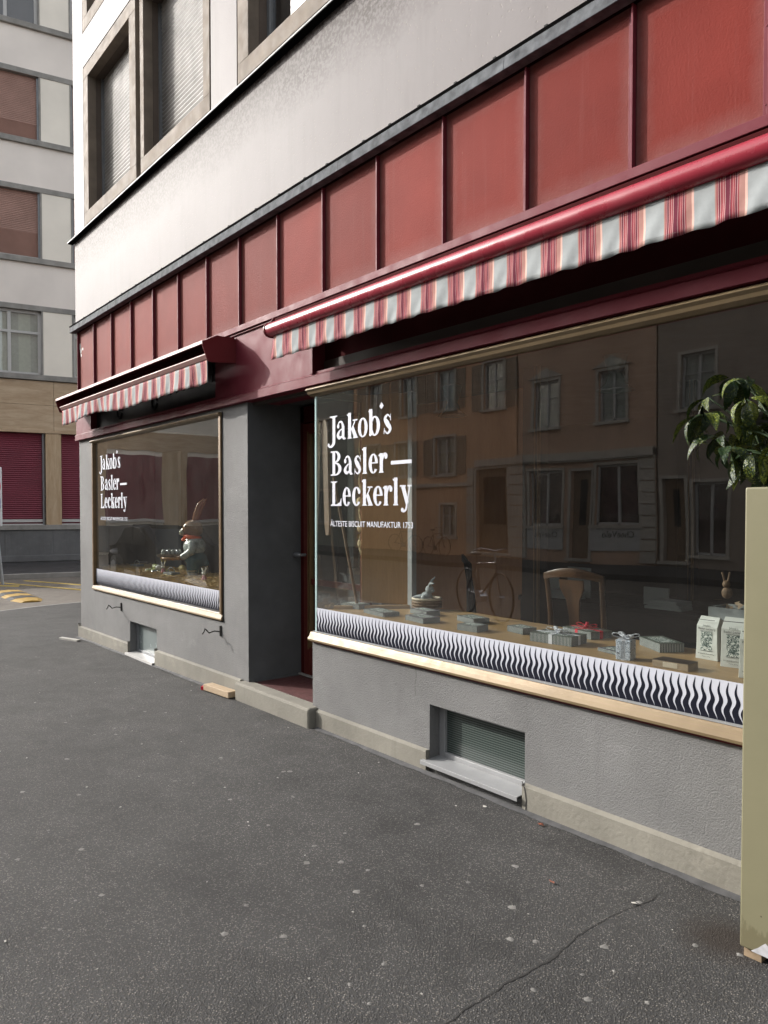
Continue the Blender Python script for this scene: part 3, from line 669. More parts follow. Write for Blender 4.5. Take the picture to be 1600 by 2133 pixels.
# basement windows
def basement(x0, x1, z0, z1, yd, wired, sill_z):
    f = MB(); y0 = yd - .035
    f.box(x0 + .003, x0 + .05, y0, yd, z0 + .03, z1 - .004); f.box(x1 - .008, x1 - .002, y0, yd, z0 + .03, z1 - .004)
    f.box(x0 + .05, x1 - .008, y0, yd, z1 - .035, z1 - .004); f.box(x0 + .05, x1 - .008, y0, yd, z0 + .03, z0 + .065)
    w_ = f.build('basement_window', 'alu' if wired else 'metal_frame', shop, bevel=.003)
    g = MB(); g.box(x0 + .045, x1 - .007, yd - .014, yd - .006, z0 + .06, z1 - .03); g.build('pane', 'wired' if wired else 'flash_pale', w_)
    s_ = MB(); s_.prism_x([(-.052, sill_z - .024), (-.048, sill_z - .024), (-.048, sill_z - .004), (yd - .036, z0 + .030), (yd - .036, z0 + .038), (-.052, sill_z)], x0 + .002 - .03, x1 - .01)
    s_.build('sill', 'alu' if wired else 'white_paint', w_, bevel=.0015)
M['flash_pale'] = plain('frosted_pane', (.17, .20, .20), .22, 0, .1, 3, 0)
basement(-3.268, -2.537, .045, .402, .11, True, .072)
basement(-8.135, -7.39, -.03, .345, .10, False, -.002)
# brass wall hooks
for hx, hz in ((-8.39, .47), (-5.96, .50)):
    mb = MB(); mb.box(hx - .01, hx + .01, -.012, 0, hz - .04, hz + .05)
    mb.tube([(hx, -.01, hz), (hx - .03, -.05, hz + .005), (hx - .05, -.09, hz - .01), (hx - .055, -.11, hz + .015), (hx - .05, -.13, hz + .03), (hx - .045, -.14, hz + .005), (hx - .055, -.15, hz - .015)], .006, 6)
    mb.build('wall_hook', 'iron', shop)

# ------------------------------------------------------------------ lettering (white vinyl, drawn glyph by glyph)
class Ink:
    def __init__(s): s.shapes = []
    def P(s, pts): s.shapes.append(list(pts))
    def rect(s, x0, x1, z0, z1): s.P([(x0, z0), (x1, z0), (x1, z1), (x0, z1)])
    def stroke(s, pts, wd):
        n = len(pts); pts2 = []; w2 = []
        for i in range(n - 1):
            for t in range(6):
                t /= 6; p0, p1, p2, p3 = pts[max(i - 1, 0)], pts[i], pts[i + 1], pts[min(i + 2, n - 1)]
                f = lambda a, b, c, d: .5 * (2 * b + (c - a) * t + (2 * a - 5 * b + 4 * c - d) * t * t + (3 * b - a - 3 * c + d) * t ** 3)
                pts2.append((f(p0[0], p1[0], p2[0], p3[0]), f(p0[1], p1[1], p2[1], p3[1]))); w2.append(wd[i] * (1 - t) + wd[i + 1] * t)
        pts2.append(pts[-1]); w2.append(wd[-1]); Lf = []; Rt = []
        for i, p in enumerate(pts2):
            a = pts2[max(i - 1, 0)]; b = pts2[min(i + 1, len(pts2) - 1)]; dx, dz = b[0] - a[0], b[1] - a[1]; l = hypot(dx, dz) or 1
            Lf.append((p[0] - dz / l * w2[i] / 2, p[1] + dx / l * w2[i] / 2)); Rt.append((p[0] + dz / l * w2[i] / 2, p[1] - dx / l * w2[i] / 2))
        for i in range(len(Lf) - 1): s.P([Lf[i], Rt[i], Rt[i + 1], Lf[i + 1]])
    def arc(s, cx, cz, rx, rz, a0, a1, wfun, n=26):
        pr = None
        for i in range(n + 1):
            a = radians(a0 + (a1 - a0) * i / n); wx, wz = wfun(a)
            o = (cx + rx * cos(a), cz + rz * sin(a)); q = (cx + (rx - wx) * cos(a), cz + (rz - wz) * sin(a))
            if pr: s.P([pr[0], o, q, pr[1]])
            pr = (o, q)
    def blob(s, cx, cz, r, rz=None): s.P([(cx + r * cos(a * pi / 6), cz + (rz or r) * sin(a * pi / 6)) for a in range(12)])
def serif(k, x0, x1, z, h, up=True):
    d = 1 if up else -1
    k.P([(x0, z), (x1, z), (x1, z + d * h * .35), ((x0 + x1) / 2 + (x1 - x0) * .22, z + d * h), ((x0 + x1) / 2 - (x1 - x0) * .22, z + d * h), (x0, z + d * h * .35)])
XH, CAPH, ASC, SW = .125, .170, .174, .033
def glyph(k, ch, x0, x1, zb):
    w = x1 - x0; th = .009
    X = lambda t: x0 + w * t
    Z = lambda h: zb + h
    def stem(xc, z0, z1, top=True, bot=True, sw=SW, flag=True):
        k.rect(xc - sw / 2, xc + sw / 2, z0, z1)
        if bot: serif(k, xc - sw * .78, xc + sw * .78, z0, .012)
        if top: k.P([(xc - sw / 2, z1 - .022), (xc + sw / 2, z1 - .022), (xc + sw / 2, z1), (xc + sw * .2, z1), (xc - sw * .9, z1 - .009), (xc - sw * .9, z1 - .015)])
    if ch == 'J':
        xc = X(.66); serif(k, X(.22), X(1.0), Z(CAPH), .013, False); k.rect(xc - SW / 2, xc + SW / 2, Z(.0), Z(CAPH - .004))
        k.stroke([(xc, Z(.004)), (xc - .002, Z(-.016)), (X(.42), Z(-.038)), (X(.12), Z(-.040))], [SW, SW * .95, .020, .010]); k.blob(X(.1), Z(-.028), .0125)
    elif ch == 'L':
        xc = X(.28); k.rect(xc - SW / 2, xc + SW / 2, Z(0), Z(CAPH)); serif(k, X(0), X(.60), Z(CAPH), .012, False); k.rect(X(0), X(.98), Z(0), Z(.010))
        k.P([(X(.45), Z(.010)), (X(.72), Z(.010)), (X(.97), Z(.010)), (X(1.0), Z(.052)), (X(.95), Z(.052)), (X(.84), Z(.026)), (X(.62), Z(.014))])
        serif(k, X(0), X(.56), Z(0), .012)
    elif ch == 'B':
        xc = X(.29); k.rect(xc - SW / 2, xc + SW / 2, Z(0), Z(CAPH)); k.rect(X(0), X(.5), Z(0), Z(.010)); k.rect(X(0), X(.5), Z(CAPH - .010), Z(CAPH))
        k.arc(X(.42), Z(CAPH - .040), w * .48, .040, -90, 90, lambda a: (.034, .010)); k.arc(X(.42), Z(.0455), w * .57, .0455, -90, 90, lambda a: (.036, .010))
        k.rect(X(.3), X(.5), Z(CAPH - .080), Z(CAPH - .0705)); 
    elif ch in 'oc' or ch == 'e':
        cx, cz = X(.5), Z(XH / 2); rx, rz = w / 2, XH / 2 + .002
        wf = lambda a: (.0325 if ch == 'o' or cos(a) < 0 else .022, .010)
        if ch == 'o': k.arc(cx, cz, rx, rz, 0, 360, wf, 40)
        if ch == 'c':
            k.arc(cx, cz, rx, rz, 42, 322, lambda a: (.034 if cos(a) < 0 else .030, .011), 34); k.blob(X(.80), Z(XH * .76), .0145, .017)
        if ch == 'e':
            k.arc(cx, cz, rx, rz, 0, 322, lambda a: (.034 if cos(a) < 0 else .030, .010), 38); k.rect(X(.28), X(1) - .004, Z(XH * .50), Z(XH * .50 + .009))
    elif ch == 'a':
        xs_ = X(.72); k.rect(xs_ - SW * .46, xs_ + SW * .46, Z(.010), Z(XH * .74)); k.stroke([(X(.16), Z(XH * .74)), (X(.26), Z(XH * .95)), (X(.55), Z(XH * .965)), (xs_ - .002, Z(XH * .72))], [.012, .011, .015, SW * .9]); k.blob(X(.17), Z(XH * .76), .0145, .016)
        k.stroke([(xs_ - .005, Z(XH * .60)), (X(.36), Z(XH * .50)), (X(.155), Z(XH * .27)), (X(.32), Z(.014)), (xs_ - .008, Z(XH * .20))], [.008, .012, .033, .022, .008])
        k.stroke([(xs_, Z(.03)), (xs_ + .006, Z(.010)), (X(1.0), Z(.006))], [SW * .9, .022, .006])
    elif ch == 's':
        k.stroke([(X(.86), Z(XH * .80)), (X(.52), Z(XH * .965)), (X(.20), Z(XH * .78)), (X(.50), Z(XH * .52)), (X(.82), Z(XH * .24)), (X(.50), Z(.004)), (X(.12), Z(XH * .2))], [.007, .011, .026, .038, .027, .011, .007])
        k.P([(X(.84), Z(XH * .66)), (X(.92), Z(XH * .66)), (X(.90), Z(XH)), (X(.84), Z(XH))]); k.P([(X(.04), Z(0)), (X(.10), Z(0)), (X(.16), Z(XH * .32)), (X(.07), Z(XH * .32))])
    elif ch == 'l': stem(X(.5), Z(0), Z(ASC))
    elif ch == 'k':
        xc = X(.24); stem(xc, Z(0), Z(ASC)); k.stroke([(xc + .01, Z(XH * .40)), (X(.62), Z(XH * .74)), (X(.74), Z(XH * .95))], [.010, .011, .011]); k.rect(X(.52), X(.96), Z(XH - .009), Z(XH))
        k.P([(X(.36), Z(XH * .55)), (X(.60), Z(XH * .66)), (X(.98), Z(.004)), (X(.64), Z(.004))]); serif(k, X(.55), X(1.02), Z(0), .011)
    elif ch == 'b':
        xc = X(.17); k.rect(xc - SW / 2, xc + SW / 2, Z(.006), Z(ASC)); k.P([(xc - SW / 2, Z(ASC - .022)), (xc + SW / 2, Z(ASC - .022)), (xc + SW / 2, Z(ASC)), (xc - SW * .9, Z(ASC - .012))])
        k.arc(X(.52), Z(XH / 2), w * .48, XH / 2 + .002, -150, 145, lambda a: (.034, .011)); k.P([(xc - SW / 2, Z(.006)), (xc + SW / 2, Z(.006)), (xc - SW * .3, Z(-.002))])
    elif ch == 'r':
        xc = X(.30); stem(xc, Z(0), Z(XH)); k.stroke([(xc + .012, Z(XH * .62)), (X(.62), Z(XH * .93)), (X(.86), Z(XH * .93))], [.010, .016, .018]); k.blob(X(.85), Z(XH * .83), .016, .019)
    elif ch == 'y':
        k.P([(X(.06), Z(XH)), (X(.40), Z(XH)), (X(.74), Z(.02)), (X(.54), Z(-.006))]); k.rect(X(-.02), X(.50), Z(XH - .010), Z(XH)); k.rect(X(.64), X(1.02), Z(XH - .010), Z(XH))
        k.stroke([(X(.84), Z(XH - .005)), (X(.64), Z(.03)), (X(.50), Z(-.026)), (X(.22), Z(-.040))], [.010, .012, .016, .010]); k.blob(X(.20), Z(-.028), .0135)
    elif ch == "'": cx = (x0 + x1) / 2; k.P([(cx, zb + .163), (cx + .022, zb + .183), (cx, zb + .208), (cx - .022, zb + .183)])
    elif ch == '-': k.rect(x0, x1, Z(.047), Z(.070))
lines = [(2.040, [('J', -4.344, -4.230), ('a', -4.236, -4.130), ('k', -4.115, -3.993), ('o', -3.992, -3.886), ('b', -3.872, -3.757), ("'", -3.764, -3.719), ('s', -3.722, -3.641)]),
         (1.797, [('B', -4.308, -4.179), ('a', -4.153, -4.050), ('s', -4.034, -3.958), ('l', -3.950, -3.886), ('e', -3.876, -3.779), ('r', -3.770, -3.684), ('-', -3.648, -3.449)]),
         (1.587, [('L', -4.308, -4.179), ('e', -4.166, -4.072), ('c', -4.058, -3.960), ('k', -3.950, -3.832), ('e', -3.828, -3.730), ('r', -3.724, -3.634), ('l', -3.632, -3.568), ('y', -3.558, -3.449)])]
def lettering(dx, parent, y):
    for zb, row in lines:
        k = Ink()
        for ch, a, b2 in row: glyph(k, ch, a, b2, zb)
        mb = MB()
        for i, sh in enumerate(k.shapes):
            yy = y - .00002 * (i % 37)
            ar = sum(sh[j][0] * sh[(j + 1) % len(sh)][1] - sh[(j + 1) % len(sh)][0] * sh[j][1] for j in range(len(sh)))
            if ar < 0: sh = sh[::-1]
            mb.poly([(px + dx, yy, pz) for px, pz in sh])
        mb.build('lettering', 'vinyl', parent)
def text_obj(name, s, size, loc, rot, mat, parent, xscale=1.0, ext=0.0006, offset=0.0, align='LEFT', width=None):
    cu = bpy.data.curves.new(name, 'FONT'); cu.body = s; cu.size = size; cu.extrude = ext; cu.offset = offset; cu.align_x = align
    cu.resolution_u = 4
    to = bpy.data.objects.new(name + '_tmp', cu); COL.objects.link(to); dg = bpy.context.evaluated_depsgraph_get(); dg.update()
    me = bpy.data.meshes.new_from_object(to.evaluated_get(dg)); bpy.data.objects.remove(to); bpy.data.curves.remove(cu)
    if width:
        xs = [v.co.x for v in me.vertices]; xscale = width / (max(xs) - min(xs))
    R = Matrix.Diagonal((xscale, 1, 1, 1)); me.transform(R); me.materials.clear(); me.materials.append(M[mat])
    o = bpy.data.objects.new(name, me); COL.objects.link(o); me.name = name
    o.rotation_euler = rot
    if parent is not None: o.parent = parent; o.location = Vector(loc) - worldloc(parent)
    else: o.location = loc
    return o
FR = (pi / 2, 0, 0)

def film(x0, x1, z0, z1, y, parent, phase=0):
    mb = MB(); mb.add([(x0, y, z0), (x1, y, z0), (x1, y, z1), (x0, y, z1)], [(0, 1, 2, 3)], 0)
    P_ = .0357; x = x0 + P_ * .2 + phase; Hh = z1 - z0; ns = 18
    while x < x1 - P_ * .5:
        Lf = []; Rt = []
        for i in range(ns + 1):
            t = i / ns; z = z1 - .006 - t * (Hh - .006)
            cx = x + P_ * .20 * sin(-2 * pi * 1.9 * t + .9) * min(1, .35 + t * 1.2)
            wd = P_ * (.05 + .93 * t ** .95)
            Lf.append((max(cx - wd / 2 + P_ * .1 * t, x0), z)); Rt.append((min(cx + wd / 2 + P_ * .1 * t, x1), z))
        for i in range(ns):
            mb.add([(Lf[i + 1][0], y - .0005, Lf[i + 1][1]), (Rt[i + 1][0], y - .0005, Rt[i + 1][1]), (Rt[i][0], y - .0005, Rt[i][1]), (Lf[i][0], y - .0005, Lf[i][1])], [(0, 1, 2, 3)], 1)
        x += P_
    return mb.build('printed_film', ['film_white', 'film_black'], parent)
GY = .018
# window 1
w1 = MB(); w1.prism_x([(.03, .652), (.0, .652), (-.012, .64), (-.022, .615), (-.024, .6), (.03, .6)], W1[0] - .01, W1[1] + .01)
win1 = w1.build('shop_window', 'brass', shop, bevel=.003)
w1 = MB(); w1.prism_x([(.03, 2.405), (-.03, 2.405), (-.04, 2.395), (-.03, 2.382), (.0, 2.372), (.03, 2.372)], W1[0] - .01, W1[1] + .01)
w1.build('head_rail', 'brass', win1, bevel=.003)
win1['label'] = 'left shop window with Easter display'
f = MB(); f.box(W1[0] - .008, W1[0] + .035, -.016, .03, .652, 2.372); f.box(W1[1] - .035, W1[1] + .008, -.016, .03, .652, 2.372); f.build('side_frame', 'brass_dark', win1, bevel=.006)
f = MB(); f.box(W1[1] + .0085, W1[1] + .028, -.004, -.0005, .60, 2.41); f.box(W1[0], W1[1] + .02, -.003, -.0005, .588, .599); f.build('seal_strip', 'black', win1)
g = MB(); g.add([(W1[0], GY, .6), (W1[1], GY, .6), (W1[1], GY, 2.4), (W1[0], GY, 2.4)], [(0, 1, 2, 3)]); g.build('pane', 'glass1', win1)
film(W1[0] + .037, W1[1] - .037, .675, .853, GY - .004, win1)
lettering(-4.79, win1, GY - .004)
text_obj('small_lettering', 'ÄLTESTE BISCUIT MANUFAKTUR 1753', .054, (-9.105, GY - .004, 1.446), FR, 'vinyl', win1, width=.875, offset=.0003)
# window 2
w2 = MB(); w2.prism_x([(.03, .68), (-.004, .68), (-.012, .668), (-.02, .65), (-.034, .632), (-.034, .618), (.03, .618)], W2X0 - .035, BX1 - .5)
win2 = w2.build('shop_window', 'brass', shop, bevel=.003)
w2 = MB(); w2.prism_x([(.03, 2.428), (-.038, 2.428), (-.05, 2.415), (-.034, 2.40), (-.026, 2.385), (-.0, 2.372), (.03, 2.372)], W2X0 - .035, BX1 - .5)
w2.build('head_rail', 'brass', win2, bevel=.003); win2['label'] = 'large right shop window with boxes on display'
f = MB(); f.box(W2X0 - .018, BX1 - .5, -.012, -.0008, .605, .6175); f.build('red_seal', 'maroon', win2)
f = MB(); f.box(W2X0 - .01, BX1 - .5, -.006, .03, .6805, .687); f.build('silver_bead', 'alu', win2)
g = MB(); g.add([(W2X0, GY, .68), (BX1 - .5, GY, .68), (BX1 - .5, GY, 2.40), (W2X0, GY, 2.40)], [(0, 1, 2, 3)])
g.build('pane', 'glass', win2)
g = MB(); g.add([(W2X0, GY, .68), (W2X0, GY, 2.40), (W2X0, .52, 2.40), (W2X0, .52, .68)], [(0, 1, 2, 3)]); g.build('side_pane', 'glass', win2)
g = MB(); g.box(W2X0 - .006, W2X0 + .012, GY - .004, GY + .006, .68, 2.375); g.build('glass_edge', 'glass_edge', win2)
f = MB(); f.box(W2X0 - .02, W2X0 + .01, .03, .52, .618, .675); f.box(W2X0 - .02, W2X0 + .01, .03, .52, 2.37, 2.42); f.build('side_frame', 'brass', win2)
film(W2X0 + .013, BX1 - .6, .687, .855, GY - .004, win2)
lettering(0, win2, GY - .004)
text_obj('small_lettering', 'ÄLTESTE BISCUIT MANUFAKTUR 1753', .054, (-4.313, GY - .004, 1.446), FR, 'vinyl', win2, width=.878, offset=.0003)
# soffit above window inside and interior shell
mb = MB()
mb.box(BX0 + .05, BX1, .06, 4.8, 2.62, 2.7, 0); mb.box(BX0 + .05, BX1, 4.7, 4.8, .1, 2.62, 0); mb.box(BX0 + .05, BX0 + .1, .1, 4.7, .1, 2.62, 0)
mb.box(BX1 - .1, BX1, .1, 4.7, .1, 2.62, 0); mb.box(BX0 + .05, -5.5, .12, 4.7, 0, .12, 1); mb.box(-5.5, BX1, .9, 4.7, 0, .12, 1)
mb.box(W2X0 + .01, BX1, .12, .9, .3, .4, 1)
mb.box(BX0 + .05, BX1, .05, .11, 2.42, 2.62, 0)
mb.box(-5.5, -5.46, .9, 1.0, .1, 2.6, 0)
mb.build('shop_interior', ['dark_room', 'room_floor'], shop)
# door in the recess
door = MB(); yd = .50
door.box(-5.455, -5.40, yd, yd + .06, .145, 2.44); door.box(-5.455, -4.51, yd, yd + .06, 2.3, 2.44)
dr = door.build('shop_door', 'maroon_dark', shop, bevel=.004)
f = MB(); f.box(-5.395, -5.31, yd - .01, yd + .045, .16, 2.29); f.box(-4.60, -4.515, yd - .01, yd + .045, .16, 2.29); f.box(-5.31, -4.60, yd - .01, yd + .045, .16, .40); f.box(-5.31, -4.60, yd - .01, yd + .045, 2.2, 2.29)
f.box(-5.31, -4.60, yd - .005, yd + .03, .93, .98); f.build('door_leaf', 'door_red', dr, bevel=.004)
f = MB(); f.box(-5.325, -5.312, yd - .018, yd - .0105, .38, 2.22); f.box(-5.30, -5.285, yd - .018, yd + .02, .40, 2.2); f.build('brass_strip', 'brass_dark', dr)
f = MB(); f.add([(-5.31, yd + .01, .4), (-4.6, yd + .01, .4), (-4.6, yd + .01, 2.2), (-5.31, yd + .01, 2.2)], [(0, 1, 2, 3)]); f.build('pane', 'glass', dr)
f = MB(); f.tube([(-5.36, yd - .01, 1.18), (-5.36, yd - .06, 1.18)], .012, 8); f.ell((-5.40, yd - .07, 1.18), .055, .022, .022); f.build('handle', 'metal_frame', dr)
f = MB(); f.box(-5.45, -4.52, yd - .03, yd + .0, .146, .16); f.build('threshold', 'grey_ledge', dr)

# ------------------------------------------------------------------ awnings
def valance(x0, x1, y, z1, drop, parent, wav=.012, sag=None, seed=1, lean=0):
    rnd = random.Random(seed); mb = MB(); nx = int((x1 - x0) / .02); nz = 7; ph = [rnd.uniform(0, 6) for _ in range(5)]; am = [rnd.uniform(.3, 1) for _ in range(5)]
    v = []
    for j in range(nz + 1):
        t = j / nz
        for i in range(nx + 1):
            x = x0 + (x1 - x0) * i / nx
            wv = sum(a * sin(x * f_ + p) for a, f_, p in zip(am, (3.1, 7.3, 13.7, 23.1, 5.2), ph)) / 3
            s_ = sag(x) if sag else 0
            v.append((x + lean * t + .010 * t * sin(x * 9 + ph[0]), y + wav * wv * t ** .8 + .004 * sin(x * 60 + 5 * t) * t, z1 - (drop + s_) * t + .003 * sin(x * 41) * t))
    N = nx + 1
    mb.add(v, [(j * N + i, (j + 1) * N + i, (j + 1) * N + i + 1, j * N + i + 1) for j in range(nz) for i in range(nx)], 0, True)
    o = mb.build('valance', 'valance', parent)
    so = o.modifiers.new('solid', 'SOLIDIFY'); so.thickness = .002
    hm = MB(); pts = [(x, yy - .0018, z + .016) for x, yy, z in v[nz * N:]]
    for a, b2 in zip(pts[:-1], pts[1:]):
        if int(a[0] * 100) % 2: hm.add([a, b2, (b2[0], b2[1], b2[2] + .001), (a[0], a[1], a[2] + .001)], [(0, 1, 2, 3)])
    hm.build('hem_stitch', 'gum', parent, kind='stuff')
# awning 2: rounded front tube
aw2 = thing('awning', 'long retracted awning with glossy red rounded front above the large window', 'awning', (-1.5, -.05, 2.9), group='striped shop awnings')
X0, X1 = -4.655, 2.2
mb = MB(); prof = []
for k in range(15):
    a = radians(100 + 190 * k / 14); prof.append((-.262 + .047 * cos(a), 2.832 + .047 * sin(a)))
prof += [(-.235, 2.80), (-.235, 2.87)]
mb.prism_x(prof[::-1], X0, X1, 0, True); mb.build('front_tube', 'tube_red', aw2)
mb = MB(); mb.box(X0 + .02, X1, -.232, -.06, 2.86, 2.90); mb.prism_x([(-.06, 2.86), (-.06, 2.97), (-.09, 2.97), (-.235, 2.915), (-.235, 2.86)][::-1], X0 + .02, X1); mb.build('cassette', 'maroon_dark', aw2, bevel=.003)
mb = MB(); pr = [(-.262 + .053 * cos(radians(a)), 2.832 + .053 * sin(radians(a))) for a in range(90, 280, 12)] + [(-.23, 2.78), (-.20, 2.84), (-.20, 2.93), (-.235, 2.925)]
mb.prism_x(pr[::-1], X0 - .012, X0 - .001); mb.build('end_cap', 'cover_red', aw2, bevel=.002)
mb = MB()
for x in (-3.9, -2.0, -.2): mb.box(x - .03, x + .03, -.2, -.03, 2.72, 2.80); mb.box(x - .04, x + .04, -.2, .05, 2.80, 2.855)
mb.build('arm_bracket', 'cover_red', aw2)
valance(X0 + .045, X1, -.262, 2.792, .172, aw2, .010, None, 3, -.025)
# awning 1: flat cover, pale front rail, end plates
aw1 = thing('awning', 'shorter awning with flat dark cover and end plate above the left window', 'awning', (-7.7, -.05, 2.9), group='striped shop awnings')
X0, X1 = -9.66, -5.61
mb = MB(); mb.prism_x([(-.04, 2.965), (-.04, 2.985), (-.18, 2.975), (-.325, 2.918), (-.330, 2.895), (-.318, 2.895), (-.31, 2.905), (-.18, 2.958)], X0, X1); mb.build('cover', 'cover_red', aw1, bevel=.002)
mb = MB(); mb.prism_x([(-.333, 2.893), (-.326, 2.893), (-.322, 2.917), (-.329, 2.920)], X0, X1); mb.build('cover_lip', 'rail_pink', aw1)
for xx in (X0 - .008, X1):
    mb = MB(); mb.prism_x([(-.02, 2.775), (-.02, 2.968), (-.20, 2.978), (-.325, 2.915), (-.333, 2.890), (-.285, 2.762), (-.25, 2.755)][::-1], xx, xx + .008); mb.build('end_plate', 'cover_red', aw1, bevel=.002)
mb = MB(); mb.prism_x([(-.278, 2.778), (-.252, 2.778), (-.252, 2.828), (-.295, 2.822), (-.298, 2.812)][::-1], X0 + .05, X1 - .012); mb.build('front_rail', 'rail_pink', aw1, bevel=.003)
mb = MB(); mb.tube([(X0 + .02, -.13, 2.90), (X1 - .01, -.13, 2.90)], .035, 14); mb.build('roller', 'maroon_dark', aw1)
mb = MB()
for x in (-9.1, -6.2): mb.box(x - .03, x + .03, -.25, -.03, 2.76, 2.80)
mb.build('arm_bracket', 'black', aw1)
sagf = lambda x: .012 * max(0, sin((x + 9.2) * 1.1)) - .05 * math.exp(-((x + 8.4) / .45) ** 2)
valance(X0 + .055, X1 - .025, -.272, 2.778, .185, aw1, .028, sagf, 8, -.01)

# ------------------------------------------------------------------ display in the large window
tb = thing('display_shelf', 'long beech shelf board behind the glass of the large window', 'shelf', (-2, .4, .8))
mb = MB(); mb.prism_z([(-4.47, .06), (BX1 - .2, .06), (BX1 - .2, .66), (-2.1, .68), (-3.2, .77), (-3.85, .80), (-4.20, .62), (-4.47, .12)], .80, .838); mb.build('board', 'beech', tb, bevel=.003)
mb = MB(); mb.prism_z([(-4.47, .16), (-4.44, .13), (-4.13, .60), (-4.16, .63)], .8385, .862); mb.build('edge_strip', 'beech', tb, bevel=.002)
mb = MB(); mb.prism_z([(-4.50, .44), (-4.495, .425), (-4.165, .605), (-4.17, .62)], .863, 2.42); mb.build('side_panel', 'beech_panel', tb, bevel=.002)
mb = MB(); mb.box(-4.16, -4.11, .595, .64, .84, 2.42); mb.build('post', 'alu', tb, bevel=.003)
mb = MB()
for x in (-4.0, -2.9, -1.8, -.6): mb.box(x, x + .03, .12, .6, .4, .8)
mb.build('bracket', 'dark_wood', tb)
mb = MB(); mb.prism_z([(-4.468, .60), (-4.468, .57), (-4.60, .56), (-4.60, .60)], .15, 2.42); o = mb.build('inner_post', 'metal_frame', tb)

rndlid = random.Random(6)
M['box_top'] = plain('grey_printed_lid', (.11, .118, .118), .5, 0, .7, 70, .1); M['box_top_violet'] = plain('violet_printed_lid', (.085, .078, .10), .45, 0, .7, 70, .1); M['box_top_green'] = plain('green_printed_lid', (.075, .092, .075), .45, 0, .7, 70, .1)
def carton(loc, rz, sx, sy, sz, label, style='stripe'):
    t = thing('biscuit_box', label, 'box', (loc[0], loc[1], .8385), rz, 'biscuit boxes on the display shelf')
    if style == 'stripe':
        mb = MB(); mb.box(-sx / 2, sx / 2, -sy / 2, sy / 2, 0, sz * .95, 0); mb.mi = [0, 0, 0, 0, 1, 1]; mb.build('carton', ['box_side', 'box_side_y'], t, local=True, bevel=.0015)
        mb = MB(); mb.box(-sx / 2, sx / 2, -sy / 2, sy / 2, sz * .951, sz); mb.build('lid', rndlid.choice(['box_top', 'box_top_violet', 'box_top_green']), t, local=True)
        mb = MB(); mb.box(-sx * .36, sx * .36, -sy * .33, sy * .33, sz, sz + .0006); mb.build('printed_label', 'engraving', t, local=True)
    elif style == 'kraft':
        mb = MB(); mb.box(-sx / 2, sx / 2, -sy / 2, sy / 2, 0, sz * .95); mb.build('carton', 'kraft', t, local=True, bevel=.002)
        mb = MB(); mb.box(-sx / 2, sx / 2, -sy / 2, sy / 2, sz * .951, sz); mb.build('lid', 'dark_wood', t, local=True)
        mb = MB(); mb.box(-sx * .2, sx * .2, -sy / 2 - .0008, -sy / 2, sz * .2, sz * .85); mb.build('printed_label', 'pale_wood', t, local=True)
    return t
def bow(t, sx, sy, sz, mat):
    mb = MB(); mb.box(-.011, .011, -sy / 2 - .001, sy / 2 + .001, -.0, sz + .0018); mb.box(-sx / 2 - .001, sx / 2 + .001, -.011, .011, 0, sz + .0016); mb.build('ribbon_band', mat, t, local=True)
    mb = MB()
    for s_, rr in ((1, .4), (-1, .4), (1, 2.4), (-1, 2.4)):
        pts = []
        for k in range(11):
            a = k / 10 * 2 * pi; r_ = .032 * (1 - cos(a)) / 2 * 2
            pts.append((s_ * r_ * cos(rr), s_ * r_ * sin(rr), sz + .006 + .018 * abs(sin(a / 2)) * (1 + .6 * sin(a))))
        for (a, b2) in zip(pts, pts[1:]):
            o_ = Vector((-sin(rr), cos(rr), 0)) * .009
            mb.add([Vector(a) - o_, Vector(b2) - o_, Vector(b2) + o_, Vector(a) + o_], [(0, 1, 2, 3)], 0, True)
    mb.ell((0, 0, sz + .01), .011, .011, .009, n=8, m=6)
    o = mb.build('bow', mat, t, local=True); so = o.modifiers.new('solid', 'SOLIDIFY'); so.thickness = .0015
carton((-4.50 + .10, .38 - .08), radians(12), .17, .12, .036, 'striped box standing alone at the shelf\'s left end by the leaning pole')
carton((-4.02, .235), radians(-8), .27, .13, .028, 'flat striped box just right of the leaning pole, near the glass')
carton((-3.60, .24), radians(-9), .215, .13, .034, 'striped box in front of the wicker basket, closest to the film')
carton((-3.83, .47), radians(-10), .215, .11, .034, 'striped box touching the front of the wicker basket')
carton((-3.37, .47), radians(-14), .20, .12, .034, 'green topped striped box at the rear edge, left of the wooden chair')
carton((-3.13, .22), radians(6), .15, .11, .038, 'small upright sided box in front of the green topped one')
carton((-2.895, .39), radians(-12), .15, .10, .036, 'small box between the chair legs and the ribboned white box')
t = carton((-2.555, .29), radians(6), .26, .155, .050, 'large wave patterned box tied with sheer white ribbon'); bow(t, .26, .155, .05, 'ribbon_white')
t = carton((-2.585, .59), radians(-14), .245, .15, .042, 'wave patterned box tied with a bright red ribbon and bow'); bow(t, .245, .15, .042, 'ribbon_red')
carton((-2.19, .275), radians(-14), .135, .10, .018, 'thin flat box lying left of the squiggle patterned gift cube')
carton((-2.10, .555), radians(-33), .23, .13, .046, 'pale box with grey lid at the back, left of the paper bags')
carton((-1.80, .165), radians(3), .17, .095, .034, 'dark brown kraft box lying close to the film, left of the planter', 'kraft')
t = thing('gift_cube', 'small blue and white squiggle patterned gift box with a bow', 'gift box', (-2.055, .165, .8385), radians(12))
mb = MB(); mb.box(-.036, .036, -.036, .036, 0, .095); mb.build('wrapped_box', 'wrap', t, local=True, bevel=.003)
bow(t, .07, .07, .095, 'ribbon_white')

